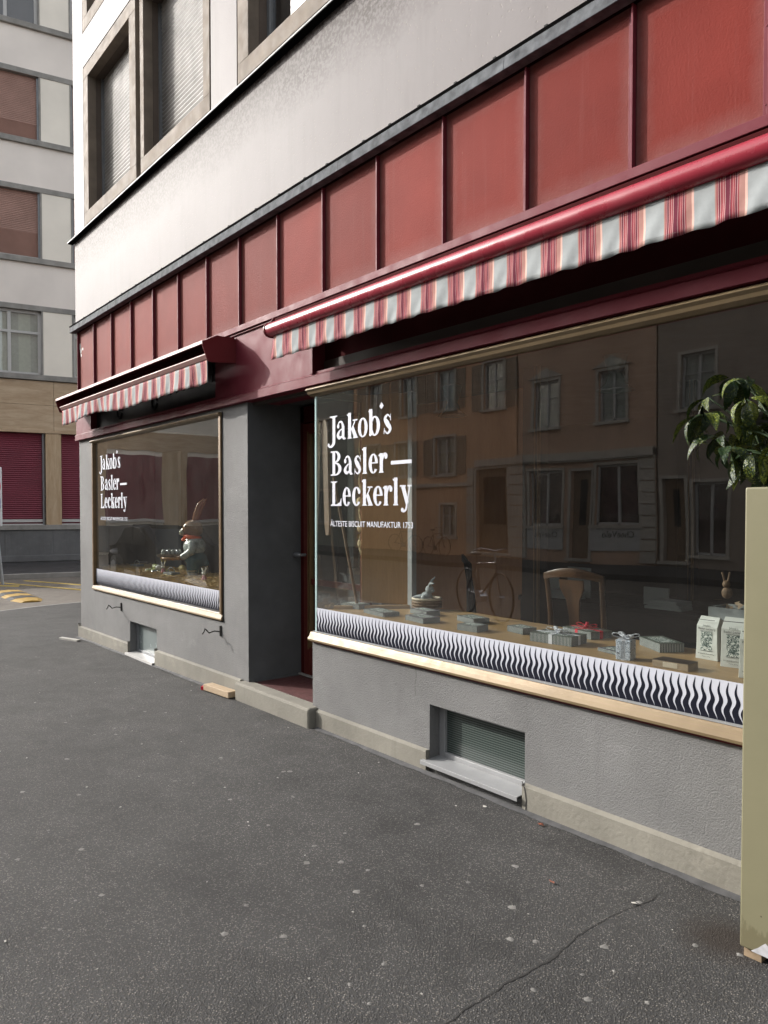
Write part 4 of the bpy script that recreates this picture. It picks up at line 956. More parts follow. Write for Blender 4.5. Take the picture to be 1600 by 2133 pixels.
def paper_bag(loc, rz, h, label, lean=0):
    t = thing('paper_bag', label, 'paper bag', (*loc, .8385), rz, 'printed white paper bags')
    w_, d_ = .115, .075
    mb = MB(); v = [(-w_ / 2, -d_ / 2, 0), (w_ / 2, -d_ / 2, 0), (w_ / 2, d_ / 2, 0), (-w_ / 2, d_ / 2, 0)]
    v += [(-w_ / 2 + .003, -d_ / 2 + .002, h * .4), (w_ / 2 - .002, -d_ / 2 - .003, h * .42), (w_ / 2 + .002, d_ / 2, h * .4), (-w_ / 2, d_ / 2, h * .4)]
    v += [(-w_ / 2 + .002, -d_ / 2 + .004, h * .78), (w_ / 2 - .006, -d_ / 2 + .004, h * .76), (w_ / 2 - .003, d_ / 2 - .004, h * .76), (-w_ / 2 + .004, d_ / 2 - .004, h * .78)]
    v += [(-w_ / 2 + .006, -.004 + lean, h), (w_ / 2 - .010, -.004 + lean, h * .99), (w_ / 2 - .010, .004 + lean, h * .99), (-w_ / 2 + .006, .004 + lean, h)]
    fs = [(3, 2, 1, 0)]
    for r_ in range(3):
        for k in range(4): fs.append((r_ * 4 + k, r_ * 4 + (k + 1) % 4, r_ * 4 + 4 + (k + 1) % 4, r_ * 4 + 4 + k))
    fs.append((12, 13, 14, 15)); mb.add(v, fs); mb.build('bag_body', 'paper', t, local=True, bevel=.002)
    pm = MB(); yy = -d_ / 2 - .0035
    pm.add([(-.030, yy, h * .22), (.030, yy - .0005, h * .22), (.028, yy + .003, h * .66), (-.030, yy + .003, h * .66)], [(0, 1, 2, 3)]); pm.build('engraving', 'engraving', t, local=True)
    fm = MB()
    for a, b2, c2, d2 in ((-.033, .033, h * .205, h * .213), (-.033, .033, h * .667, h * .675)): fm.add([(a, yy - .0006, c2), (b2, yy - .0006, c2), (b2, yy - .0006, d2), (a, yy - .0006, d2)], [(0, 1, 2, 3)])
    fm.add([(-.045, yy + .002, h * .925), (.042, yy + .002, h * .925), (.042, yy + .003, h * .94), (-.045, yy + .003, h * .94)], [(0, 1, 2, 3)])
    fm.build('printed_border', 'print_dark', t, local=True)
    for s_, z_, sz_, wd in (("Jakob's", .78, .014, .040), ('Basler Leckerly', .70, .015, .088), ('Spezialität der Firma aus Basel', .13, .007, .085), ('Netto 250 g', .07, .006, .04)):
        o = text_obj('printed_text', s_, sz_, (0, 0, 0), FR, 'print_dark', None, width=wd, ext=.0002); o.parent = t; o.location = (-wd / 2, yy - .0012 + (.004 if z_ > .6 else 0), h * z_)
    return t
paper_bag((-1.80, .49), radians(-4), .205, 'white printed paper bag, leftmost, standing clear of the others')
paper_bag((-1.635, .40), radians(10), .225, 'white printed paper bag leaning, in the middle of the three', .01)
paper_bag((-1.475, .235), radians(16), .215, 'white printed paper bag mostly hidden behind the tall planter')

# basket with plush hare
t = thing('basket', 'round dark wicker basket at the back of the display shelf', 'basket', (-4.02, .66, .8385))
mb = MB(); mb.lathe([(.0, .002), (.085, .002), (.10, .03), (.105, .075), (.098, .075), (.092, .03), (.07, .012), (0, .012)], n=24); mb.build('wicker_body', 'wicker', t, local=True)
mb = MB()
for z_ in (.018, .036, .054): mb.tube([(( .103 + .004 * ((k % 2) * 2 - 1)) * cos(k * pi / 20), (.103 + .004 * ((k % 2) * 2 - 1)) * sin(k * pi / 20), z_) for k in range(40)], .006, 5, closed=True)
mb.build('weave', 'wicker', t, local=True)
mb = MB(); mb.tube([(.103 * cos(k * pi / 12), .103 * sin(k * pi / 12), .078) for k in range(24)], .010, 6, closed=True); mb.build('rim', 'pale_wood', t, local=True)
t = thing('plush_toy', 'grey plush hare sitting in the wicker basket', 'soft toy', (-4.02, .66, .90))
mb = MB(); mb.ell((0, 0, .03), .045, .04, .04); mb.ell((.03, 0, .085), .033, .03, .032); mb.ell((.062, 0, .078), .014, .014, .012)
mb.tube([(.02, .01, .105), (.02, .03, .145), (.04, .045, .175)], [.012, .011, .003], 8); mb.tube([(.035, -.01, .105), (.06, -.02, .13), (.10, -.02, .135)], [.012, .011, .003], 8)
mb.tube([(-.02, -.02, .03), (-.07, -.05, .02)], [.02, .018], 8); mb.tube([(.0, -.03, .03), (.04, -.075, .015)], [.02, .018], 8)
mb.ell((-.075, -.052, .02), .018, .016, .014); mb.ell((.045, -.08, .014), .018, .016, .014)
mb.build('body', 'plush', t, local=True)

# leaning paddles and rope
t = thing('paddle', 'long brown wooden paddle leaning in the window corner behind the lettering', 'paddle', (-4.38, .3, .84))
mb = MB(); mb.tube([(-4.375, .30, .84), (-4.45, .14, 1.80)], .011, 8); mb.build('handle', 'old_wood', t)
t = thing('ski', 'old worn wooden board hanging upright at the left glass edge', 'board', (-4.44, .06, 1.35))
mb = MB()
pz = [(1.38, .018), (1.45, .028), (2.0, .034), (2.12, .038), (2.17, .03), (2.20, .016)]
for side, mt in ((0, 'old_wood'), (1, 'pale_wood')):
    mb = MB(); a_ = -.002 if side else .018
    for (z0, w0), (z1, w1_) in zip(pz, pz[1:]):
        c0 = -4.395 - (z0 - 1.38) * .045; c1 = -4.395 - (z1 - 1.38) * .045; off = -.028 if side else 0
        k_ = .45 if side else 1
        mb.add([(c0 - w0 * k_ + off, .06 - a_, z0), (c0 + w0 * k_ + off, .06 - a_, z0), (c1 + w1_ * k_ + off, .06 - a_, z1), (c1 - w1_ * k_ + off, .06 - a_, z1),
                (c0 - w0 * k_ + off, .078 - a_, z0), (c0 + w0 * k_ + off, .078 - a_, z0), (c1 + w1_ * k_ + off, .078 - a_, z1), (c1 - w1_ * k_ + off, .078 - a_, z1)], [(0, 1, 2, 3), (7, 6, 5, 4), (0, 3, 7, 4), (1, 5, 6, 2), (3, 2, 6, 7)])
    mb.build('blade' if side == 0 else 'side_strip', mt, t)
mb = MB(); mb.tube([(-4.43 + .02 * cos(a * .4), .05, 2.17 + .02 * sin(a * .4)) for a in range(17)], .004, 6); mb.build('hanging_loop', 'iron', t)
t = thing('rope', 'pale twisted rope hanging behind the leaning paddle', 'rope', (-4.55, .45, 1.2))
mb = MB(); mb.tube([(-4.60 + .012 * sin(k * .9), .50 + .012 * cos(k * .9), 1.15 + k * .035) for k in range(34)], .010, 7); mb.build('strand', 'rope', t)
mb = MB(); mb.ell((-4.60, .49, 1.42), .022, .022, .035); mb.ell((-4.6, .49, 1.3), .02, .02, .03); mb.ell((-4.6, .49, 1.62), .028, .028, .04); mb.build('knot', 'rope', t)
# poster
t = thing('poster', 'pale printed notice fixed to the brown side panel', 'poster', (-4.36, .5, 1.4))
def panel_pt(s, z, off=-.004): # along the diagonal panel
    d = Vector((.33, .18, 0)).normalized(); nrm = Vector((d.y, -d.x, 0)); p = Vector((-4.495, .425, 0)) + d * s - nrm * off * -1
    return (p.x, p.y, z)
mb = MB(); mb.add([panel_pt(.05, 1.385), panel_pt(.28, 1.385), panel_pt(.28, 1.70), panel_pt(.05, 1.70)], [(0, 1, 2, 3)]); mb.add([panel_pt(.05, 1.385, -.001), panel_pt(.28, 1.385, -.001), panel_pt(.28, 1.70, -.001), panel_pt(.05, 1.70, -.001)], [(0, 1, 2, 3)]); mb.build('sheet', 'room_grey', t)
mb = MB()
for k in range(9): z_ = 1.60 - k * .014; mb.add([panel_pt(.15, z_, -.005), panel_pt(.26, z_, -.005), panel_pt(.26, z_ + .005, -.005), panel_pt(.15, z_ + .005, -.005)], [(0, 1, 2, 3)])
mb.add([panel_pt(.15, 1.63, -.005), panel_pt(.265, 1.63, -.005), panel_pt(.265, 1.645, -.005), panel_pt(.15, 1.645, -.005)], [(0, 1, 2, 3)])
for (s0, s1, z0, z1) in ((.07, .12, 1.53, 1.57), (.075, .125, 1.40, 1.48), (.10, .135, 1.49, 1.52), (.09, .13, 1.64, 1.67)): mb.add([panel_pt(s0, z0, -.005), panel_pt(s1, z0, -.005), panel_pt(s1, z1, -.005), panel_pt(s0, z1, -.005)], [(0, 1, 2, 3)])
mb.build('print', 'print_dark', t)

# chair with splat back
def chair(loc, rz, label, mat, seatmat, splat=True):
    t = thing('chair', label, 'chair', loc, rz)
    hw = .215
    mb = MB(); mb.prism_z([(-hw, -.2), (hw, -.2), (hw * .85, .2), (-hw * .85, .2)], .43, .47); mb.build('seat', seatmat, t, local=True, bevel=.01)
    for sx, sy in ((-1, 1), (1, 1)):
        mb = MB(); mb.tube([(sx * hw * .8, sy * .17, 0), (sx * hw * .82, sy * .18, .43)], [.014, .02], 8); mb.build('leg', mat, t, local=True)
    for sx in (-1, 1):
        mb = MB(); mb.tube([(sx * hw * .95, -.27, 0), (sx * hw * .92, -.2, .45), (sx * hw * .90, -.22, .75), (sx * hw * .93, -.26, 1.0)], [.016, .021, .018, .017], 8); mb.build('leg', mat, t, local=True)
    mb = MB(); n = 12; v = []
    for i in range(n + 1):
        u = i / n * 2 - 1; x = u * hw * 1.02; z = 1.01 + .035 * cos(u * pi / 2); y = -.262 - .03 * cos(u * pi / 2); h = .026 + .012 * cos(u * pi / 2)
        v += [(x, y - .010, z - h), (x, y - .010, z + h * .6), (x, y + .010, z + h * .6), (x, y + .010, z - h)]
    f = []
    for i in range(n): f += [(i * 4 + k, i * 4 + 4 + k, i * 4 + 4 + (k + 1) % 4, i * 4 + (k + 1) % 4) for k in range(4)]
    f += [(0, 1, 2, 3), (n * 4 + 3, n * 4 + 2, n * 4 + 1, n * 4)]; mb.add(v, f, 0, True); mb.build('top_rail', mat, t, local=True, bevel=.004)
    if splat:
        mb = MB(); pr = [(.045, .47), (.042, .6), (.038, .75), (.05, .86), (.085, .93), (.09, .99)]; v = []
        for w_, z_ in pr: y = -.2 - (z_ - .47) * .16; v += [(-w_, y - .007, z_), (w_, y - .007, z_), (w_, y + .007, z_), (-w_, y + .007, z_)]
        f = []
        for i in range(len(pr) - 1): f += [(i * 4 + k, i * 4 + (k + 1) % 4, i * 4 + 4 + (k + 1) % 4, i * 4 + 4 + k) for k in range(4)]
        mb.add(v, f); mb.build('splat', mat, t, local=True, bevel=.003)
    else:
        mb = MB(); mb.box(-hw * .85, hw * .85, -.25, -.225, .55, 1.0); mb.build('backrest', mat, t, local=True, bevel=.01)
    return t
chair((-2.98, 1.22, .12), radians(5), 'brown wooden chair with curved splat back, seen over the shelf', 'walnut', 'dark_wood')
chair((-4.30, 1.72, .12), radians(-42), 'dark upholstered chair half hidden behind the wicker basket', 'black', 'black', False)
t = thing('table', 'black table deep in the dark shop behind the wooden chair', 'table', (-3.2, 2.1, .12))
mb = MB(); mb.box(-4.1, -2.5, 1.75, 2.5, .82, .86); mb.build('table_top', 'black', t, bevel=.004)
mb = MB(); mb.box(-4.08, -2.52, 1.76, 2.48, .2, .82); mb.build('table_cloth', 'black', t)
for (x, y, z, a, b2, c2, rz, lab) in ((-3.92, 1.95, .86, .16, .05, .2, .2, 'tall white card standing at the left of the black table'), (-3.68, 2.0, .86, .22, .05, .24, .1, 'larger white card standing beside the tall card'), (-3.0, 2.0, .86, .20, .12, .13, .1, 'slanted white display card right of the chair back')):
    t = tag(MB().box(x - a / 2, x + a / 2, y, y + .012, z, z + c2).build('display_card', 'room_grey'), lab, 'card')
for k in range(3): tag(MB().obox((-3.72 + .01 * k, 1.86, .872 + .022 * k), .3 - .02 * k, .16, .02, .1 * k).build('folded_napkins', 'room_grey'), ('lowest', 'middle', 'topmost')[k] + ' flat pack in the pile left of the chair splat', 'pack', 'flat packs piled left')
for k in range(3): tag(MB().obox((-2.82 + .012 * k, 1.86, .872 + .022 * k), .28 - .03 * k, .15, .02, -.1 * k).build('flat_pack', 'room_grey'), ('lowest', 'middle', 'topmost')[k] + ' flat pack in the pile right of the chair', 'pack', 'flat packs piled right')
# posts with brass strips
for (x, y, w_, lab) in ((-3.62, 1.32, .07, 'dark floor-to-ceiling post with brass strip left of the wooden chair'), (-3.2, 2.75, .06, 'slim dark post standing behind the black table')):
    t = thing('interior_post', lab, 'post', (x, y, .12))
    mb = MB(); mb.box(x - w_, x + w_, y, y + .12, .12, 2.61); mb.build('post_core', 'black', t)
    mb = MB(); mb.box(x + w_ + .001, x + w_ + .012, y - .004, y + .02, .12, 2.61); mb.box(x + w_ - .03, x + w_ - .022, y - .004, y - .001, .12, 2.61); mb.build('brass_strip', 'brass_dark', t)
t = thing('room_divider', 'reddish brown wooden divider deep in the shop between the posts', 'divider', (-4.7, 2.3, .12))
mb = MB(); mb.box(-5.9, -4.22, 1.95, 2.0, .12, 2.6); mb.build('divider_panel', 'redwood', t)
# pendant lamps
def pendant(x, y, z, label):
    t = thing('pendant_lamp', label, 'lamp', (x, y, z), group='glass pendant lamps')
    mb = MB(); mb.lathe([(.03, .30), (.075, .28), (.085, .24), (.06, .16), (.045, .12), (.07, .05), (.125, .005), (.13, 0), (.12, .0), (.06, .05), (.035, .12)], n=20); mb.build('lamp_shade', 'lamp_teal', t, local=True)
    mb = MB(); mb.tube([(0, 0, .28), (0, 0, 2.60 - z)], .006, 6); mb.build('cord', 'black', t, local=True)
pendant(-4.62, 1.5, 2.36, 'teal glass pendant lamp above the wicker basket')
pendant(-3.02, 1.5, 2.38, 'teal glass pendant lamp above the wooden chair')
# grey crate with plush toys at right
t = thing('stool', 'dark stool carrying the grey gift crate behind the paper bags', 'stool', (-2.03, 1.28, .12))
mb = MB(); mb.box(-2.2, -1.86, 1.15, 1.42, .88, .93); mb.build('seat', 'dark_wood', t, bevel=.01)
for dx, dy in ((-.13, -.1), (.13, -.1), (-.13, .1), (.13, .1)): mb = MB(); mb.tube([(-2.03 + dx * 1.2, 1.28 + dy * 1.2, .12), (-2.03 + dx, 1.28 + dy, .88)], .015, 8); mb.build('leg', 'dark_wood', t)
t = thing('gift_crate', 'low grey crate filled with crumpled paper and small gifts', 'crate', (-2.03, 1.28, .93))
mb = MB(); mb.box(-2.16, -1.90, 1.17, 1.18, .931, 1.0); mb.box(-2.16, -1.90, 1.38, 1.39, .931, 1.0); mb.box(-2.17, -2.16, 1.17, 1.39, .931, 1.0); mb.box(-1.90, -1.89, 1.17, 1.39, .931, 1.0); mb.box(-2.16, -1.90, 1.18, 1.38, .931, .94); mb.build('crate_body', 'room_grey', t)
mb = MB(); rnd = random.Random(4)
for k in range(26):
    p = Vector((rnd.uniform(-2.14, -1.92), rnd.uniform(1.2, 1.36), rnd.uniform(.97, 1.07))); r_ = .03
    mb.poly([p + Vector((rnd.uniform(-1, 1), rnd.uniform(-1, 1), rnd.uniform(-.5, 1))) * r_ for _ in range(3)])
mb.build('crumpled_paper', 'kraft', t, kind='stuff')
mb = MB(); mb.ell((-2.10, 1.25, 1.08), .03, .03, .035); mb.ell((-2.10, 1.24, 1.13), .022, .022, .022); mb.tube([(-2.11, 1.24, 1.145), (-2.125, 1.24, 1.20)], .006, 6); mb.tube([(-2.09, 1.24, 1.145), (-2.08, 1.24, 1.20)], .006, 6); tag(mb.build('plush_toy', 'wicker'), 'tiny dark plush hare standing in the grey crate', 'soft toy')

# items seen through the side glass and door: counter, cake stand, tulips, dark box
t = thing('counter', 'pale wooden counter seen through the door glass', 'counter', (-6.4, 1.7, .12))
mb = MB(); mb.box(-7.6, -5.75, 1.4, 2.0, .93, .975); mb.build('counter_top', 'pale_wood', t, bevel=.004)
mb = MB(); mb.box(-7.55, -5.8, 1.46, 1.95, .12, .80); mb.build('cabinet', 'dark_wood', t); mb = MB(); mb.box(-7.55, -5.8, 1.5, 1.94, .80, .925); mb.build('drawer', 'room_grey', t)
t = thing('cake_stand', 'white cake stand under a clear glass dome on the counter', 'cake stand', (-6.36, 1.5, .976))
mb = MB(); mb.lathe([(0, .0), (.06, .0), (.065, .012), (.03, .03), (.018, .07), (.018, .13), (.03, .165), (.11, .18), (.115, .2), (0, .2)], n=20); mb.build('stand', 'ceramic', t, local=True)
mb = MB(); mb.box(-.04, .04, -.04, .04, .2, .29); mb.build('cake', 'egg_green', t, local=True, bevel=.006)
mb = MB(); mb.lathe([(.10, .2), (.10, .28), (.085, .34), (.05, .375), (.012, .385), (.012, .4), (.02, .415), (0, .425)], n=20); mb.build('dome', 'glass_far', t, local=True)
tag(MB().box(-6.14, -6.06, 1.5, 1.58, .976, 1.19).build('dark_box', 'black', bevel=.002), 'tall black carton on the counter right of the cake stand', 'box')
tag(MB().ell((-6.47, 1.46, 1.02), .05, .04, .043).build('decorated_egg', 'egg_white'), 'white egg lying beside the foot of the domed stand', 'egg')
t = thing('tulips', 'yellow tulips in a vase on the counter by the door', 'flowers', (-5.93, 1.55, .976))
mb = MB(); mb.lathe([(0, 0), (.035, 0), (.04, .05), (.03, .12), (.036, .16)], n=14); mb.build('vase', 'ceramic', t, local=True)
rnd = random.Random(2)
for k in range(6):
    a = k * 1.1; p1 = (.05 * cos(a), .05 * sin(a), .26 + .05 * rnd.random()); mb = MB(); mb.tube([(0, 0, .1), (p1[0] * .4, p1[1] * .4, .18), p1], .004, 5); mb.tube([(0, 0, .12), (p1[0] * 1.3, p1[1] * 1.2, .2), (p1[0] * 1.9, p1[1] * 1.7, .19)], [.008, .012, .002], 5); mb.build('stem', 'green_stem', t, local=True)
    mb = MB(); mb.ell((p1[0], p1[1], p1[2] + .02), .019, .019, .03, n=8, m=6); mb.build('flower', 'tulip', t, local=True)
t = thing('partition', 'pale green lit partition with opening hours seen behind the door', 'partition', (-7, 2.6, .12))
mb = MB(); mb.box(-7.5, -6.95, 2.3, 2.34, .12, 2.5); mb.build('partition_board', 'room_pale', t)
text_obj('hours_text', 'Uhr\nUhr\nUhr', .085, (-7.42, 2.29, 1.62), FR, 'print_dark', t, ext=.0005)

# ------------------------------------------------------------------ Easter display in the left window
DISP0 = set(bpy.data.objects)
t = thing('display_platform', 'low platform strewn with straw behind the left window', 'platform', (-7.6, .5, .12))
mb = MB(); mb.box(-9.6, -5.98, .07, .75, .72, .765); mb.build('platform_board', 'beech', t)
mb = MB(); mb.box(-9.6, -5.98, .12, .74, .12, .72); mb.build('platform_base', 'room_grey', t)
rnd = random.Random(5); mb = MB()
for k in range(9000):
    x, y = rnd.uniform(-9.5, -6.0), rnd.uniform(.09, .72); a = rnd.uniform(0, pi); l = rnd.uniform(.02, .06); z = .768 + rnd.random() ** 1.5 * .045
    dx, dy = cos(a) * l, sin(a) * l; wd = .0026; dz = rnd.uniform(-.012, .016)
    mb.add([(x - dx, y - dy, z), (x + dx, y + dy, z + dz), (x + dx, y + dy, z + dz + wd * 1.6), (x - dx, y - dy, z + wd * 1.6)], [(0, 1, 2, 3)])
mb.build('straw', 'straw', kind='stuff')
bpy.data.objects['straw']['label'] = 'loose straw spread over the left window display'; bpy.data.objects['straw']['category'] = 'straw'
tag(MB().box(-9.62, -8.9, .9, .94, .12, 2.3).build('grey_partition', 'room_grey'), 'pale grey partition panel at the left window\'s left end', 'partition')

# rabbit figure, one continuous body by remeshing
rab = thing('rabbit_figure', 'large painted Easter rabbit figure holding an egg tray in the left window', 'figure', (-7.35, .50, .765))
RZ = radians(48)
def RX(p): # local -> world; figure looks towards -x
    return Vector((-7.50, .47, .765)) + Matrix.Rotation(RZ, 3, 'Z') @ Vector(p)
def remeshed(name, mb, mat, parent, vox, sm=4):
    o = mb.build(name, mat, parent)
    r = o.modifiers.new('remesh', 'REMESH'); r.mode = 'VOXEL'; r.voxel_size = vox; r.use_smooth_shade = True
    s_ = o.modifiers.new('smooth', 'SMOOTH'); s_.iterations = sm; s_.factor = .5
    return o
def E(mb, p, rx, ry, rz, ang=0, ax='Y', mi=0): mb.ell(RX(p), rx, ry, rz, Matrix.Rotation(RZ, 3, 'Z') @ Matrix.Rotation(ang, 3, ax), 16, 10, mi)
mb = MB()
E(mb, (-.03, 0, .545), .105, .085, .085, radians(-28)); E(mb, (-.105, 0, .505), .052, .05, .048); E(mb, (.02, 0, .53), .075, .075, .08); E(mb, (0, 0, .45), .06, .06, .07)
E(mb, (-.015, 0, .35), .10, .115, .13)
for s_ in (-1, 1):
    mb.tube([RX((.0, s_ * .03, .60)), RX((.035, s_ * .045, .70)), RX((.075, s_ * .058, .80)), RX((.125, s_ * .05, .865))], [.022, .032, .026, .006], 10)
remeshed('body', mb, 'rab_brown', rab, .009)
mb = MB()
for s_ in (-1, 1): E(mb, (-.125, s_ * .030, .495), .032, .028, .032)
mb.build('cheek', 'rab_cream', rab)
mb = MB()
for s_ in (-1, 1): E(mb, (-.075, s_ * .066, .565), .012, .008, .013)
E(mb, (-.158, 0, .515), .011, .014, .009); mb.build('eye', 'rab_shoe', rab)
mb = MB(); mb.tube([RX((-.02 + .075 * cos(k * pi / 9), .075 * sin(k * pi / 9), .448 - .012 * cos(k * pi / 9))) for k in range(18)], .022, 8, closed=True)
for s_ in (-1, 1): E(mb, (-.10, s_ * .04, .425), .03, .035, .018, radians(20), 'X')
mb.build('scarf', 'rab_scarf', rab)
mb = MB(); E(mb, (.0, 0, .345), .118, .135, .115)
for s_ in (-1, 1): mb.tube([RX((.02, s_ * .11, .40)), RX((.015, s_ * .15, .30)), RX((-.10, s_ * .12, .235))], [.052, .046, .036], 10)
M['spotted'] = plain('pale_spotted_glaze', (.50, .54, .51), .3, 0, .55, 22, .1)
remeshed('jacket', mb, 'spotted', rab, .009)
mb = MB(); E(mb, (.015, 0, .21), .125, .145, .10); 
for s_ in (-1, 1): mb.tube([RX((.01, s_ * .065, .22)), RX((-.0, s_ * .075, .07))], [.085, .062], 14)
E(mb, (.12, 0, .17), .04, .04, .04)
remeshed('trousers', mb, 'rab_teal', rab, .010)
mb = MB()
for s_ in (-1, 1): mb.tube([RX((-.0, s_ * .075, .09)), RX((-.0, s_ * .075, .012))], [.058, .046], 14)
mb.build('sock', 'rab_sock', rab)
mb = MB()
for s_ in (-1, 1): mb.tube([RX((-.0, s_ * .075, .098)), RX((-.0, s_ * .075, .085))], [.066, .063], 14)
mb.build('trouser_cuff', 'rab_cream', rab)
mb = MB()
for s_ in (-1, 1): E(mb, (-.06, s_ * .08, .018), .10, .042, .028); E(mb, (.0, s_ * .08, .03), .045, .04, .032)
mb.build('shoe', 'rab_shoe', rab)
mb = MB()
for s_ in (-1, 1): E(mb, (-.115, s_ * .115, .235), .032, .02, .022)
mb.build('paw', 'rab_brown', rab)
mb = MB(); mb.lathe([(0, 0), (.13, .0), (.155, .02), (.15, .03), (0, .022)], RX((-.21, 0, .205)), 22); tag(mb.build('tray', 'amber'), 'round amber wooden tray held by the rabbit figure', 'tray')
ct = thing('egg_carton', 'grey egg carton lying on the rabbit\'s tray', 'egg carton', RX((-.26, 0, .235)))
mb = MB()
for i in range(6):
    for j in range(3): mb.lathe([(.012, 0), (.018, .003), (.026, .032)], RX((-.37 + i * .045, -.05 + j * .05, .232)), 8)
mb.build('carton_tray', 'carton', ct)
for i in range(4):
    for j in range(2): tag(MB().ell(RX((-.33 + i * .052, -.03 + j * .055, .285)), .026, .022, .034, n=12, m=8).build('egg', 'egg_silver' if (i + j) % 2 else 'spotted'), ('silver' if (i + j) % 2 else 'speckled') + ' egg in the ' + ('outermost', 'second', 'third', 'innermost')[i] + ' pair on the rabbit tray, ' + ('glass', 'room')[j] + ' side', 'egg', 'eggs on the tray')

rnd = random.Random(9)
gm = ['egg_green', 'egg_white', 'egg_green', 'egg_silver', 'egg_green']
EX = [(-8.42, .36), (-8.34, .38), (-8.27, .33), (-8.2, .37), (-8.13, .36), (-8.05, .38), (-8.38, .30), (-8.29, .27), (-8.16, .29), (-8.3, .36), (-8.2, .33), (-8.12, .33)]
for k, (x, y) in enumerate(EX):
    up = .055 if k >= 9 else 0
    tag(MB().ell((x, y, .80 + up), .040, .033, .032, Matrix.Rotation(rnd.uniform(0, 3), 3, 'Z'), 12, 8).build('egg', gm[k % 5]), ('green', 'white', 'yellowish green', 'silver', 'olive green')[k % 5] + ' egg, ' + ('first', 'second', 'third', 'fourth', 'fifth', 'sixth', 'first', 'second', 'third', 'first', 'second', 'third')[k] + ' from the street corner in the ' + ('back row', 'front row', 'top layer')[0 if k < 6 else 1 if k < 9 else 2] + ' of the straw heap', 'egg', 'green and pale eggs heaped on straw')
for k, (x, y, z, mt, cn) in enumerate(((-6.33, .22, .80, 'egg_blue', 'pale blue egg at the front of the pastel heap'), (-6.25, .30, .80, 'egg_pink', 'pink egg at the pastel heap\'s right'), (-6.40, .29, .80, 'egg_yellow', 'yellow egg at the pastel heap\'s left'), (-6.32, .36, .80, 'egg_white', 'white egg at the back of the pastel heap'), (-6.36, .29, .855, 'egg_blue', 'light blue egg on top of the pastel heap'), (-6.27, .27, .86, 'egg_pink', 'pink egg on top of the pastel heap'))):
    tag(MB().ell((x, y, z), .044, .036, .036, Matrix.Rotation(k, 3, 'Z'), 14, 9).build('pastel_egg', mt), cn, 'egg', 'pastel eggs by the window frame')
for x, y, lab in ((-7.93, .30, 'pink felt bunny kneeling left of the yellow basket'), (-6.83, .26, 'pink felt bunny beside the pastel eggs')):
    t = thing('felt_bunny', lab, 'soft toy', (x, y, .77), group='small pink felt bunnies')
    mb = MB(); mb.lathe([(0, 0), (.035, 0), (.025, .06), (.012, .09)], n=10); mb.build('dress', 'pink', t, local=True)
    mb = MB(); mb.ell((-.005, 0, .105), .026, .02, .022, n=10, m=6); mb.tube([(0, .006, .12), (.03, .012, .165)], [.009, .007], 6); mb.tube([(0, -.008, .12), (-.03, -.01, .16)], [.009, .007], 6); mb.build('head', 'egg_white', t, local=True)
for x, y, lab in ((-7.62, .26, 'small yellow and grey gift basket with handle'), (-9.02, .42, 'small yellow gift basket at the far left of the straw')):
    t = thing('gift_basket', lab, 'basket', (x, y, .77), radians(10), group='small gift baskets')
    mb = MB(); mb.box(-.08, .08, -.05, .05, 0, .045); mb.build('base_box', 'egg_yellow', t, local=True, bevel=.003)
    mb = MB(); mb.box(-.081, .081, -.051, .051, .0455, .07); mb.build('rim', 'room_grey', t, local=True, bevel=.003)
    mb = MB(); mb.tube([(.06 * cos(a * pi / 8), 0, .07 + .05 * sin(a * pi / 8)) for a in range(9)], .005, 6); mb.build('handle', 'room_grey', t, local=True)
tag(MB().obox((-7.15, .24, .785), .26, .14, .03, .15).build('clear_pack', 'room_grey', bevel=.004), 'clear flat pack lying before the rabbit\'s shoes', 'pack')
tag(MB().obox((-8.75, .40, .775), .24, .1, .018, .1).build('flat_card', 'room_grey'), 'white flat card on the straw left of the green eggs', 'card')
tag(MB().obox((-7.85, .42, .785), .26, .1, .02, .05).build('flat_card', 'room_grey'), 'white flat card on the straw behind the felt bunny', 'card')
for dx in (0, .09): tag(MB().ell((-9.35 + .62 + dx, .62, .93), .04, .02, .065, n=12, m=8).build('wooden_egg', 'egg_yellow'), ('left' if dx == 0 else 'right') + ' one of two flat yellow eggs standing behind the straw', 'egg decoration', 'two flat yellow eggs')
t = thing('butter_dish', 'small white dish with yellow domed cake behind the eggs', 'dish', (-8.25, .66, .77)); mb = MB(); mb.box(-.1, .1, -.05, .05, 0, .012); mb.build('dish', 'ceramic', t, local=True); mb = MB(); mb.ell((0, 0, .045), .07, .04, .05); mb.build('cake', 'egg_yellow', t, local=True)
t = thing('small_scale', 'white kitchen scale with a glass jar left of the rabbit', 'scale', (-7.75, .66, .77))
mb = MB(); mb.prism_x([(-.05, 0), (.05, 0), (.05, .1), (.02, .14), (-.03, .14)], -.08, .08); mb.build('scale_body', 'ceramic', t, local=True, bevel=.012); mb = MB(); mb.lathe([(0, .15), (.09, .15), (.1, .17), (0, .17)], n=18); mb.build('pan', 'chrome', t, local=True)
mb = MB(); mb.lathe([(.04, .17), (.042, .25), (.035, .28), (0, .30)], n=14); mb.build('glass_jar', 'glass_far', t, local=True)
t = thing('chair', 'corner of a light wooden chair cut off by the right frame', 'chair', (-6.2, .62, .12)); mb = MB(); mb.box(-6.22, -6.185, .58, .64, .12, 1.03); mb.build('leg', 'amber', t); mb = MB(); mb.prism_x([(.58, .95), (.62, .95), (.62, 1.05), (.58, 1.04)], -6.22, -6.0); mb.build('top_rail', 'amber', t)
mb = MB(); mb.box(-6.9, -5.98, .9, .93, .9, 1.95); hb = mb.build('notice_board', 'room_grey'); tag(hb, 'pale board with slanted NEUERÖFFNUNG lettering behind the rabbit', 'sign')
o = text_obj('board_text', 'NEUERÖFFNUNG', .13, (-6.83, .893, 1.45), (pi / 2, radians(-58), 0), 'print_dark', hb, xscale=.62, ext=.0006)
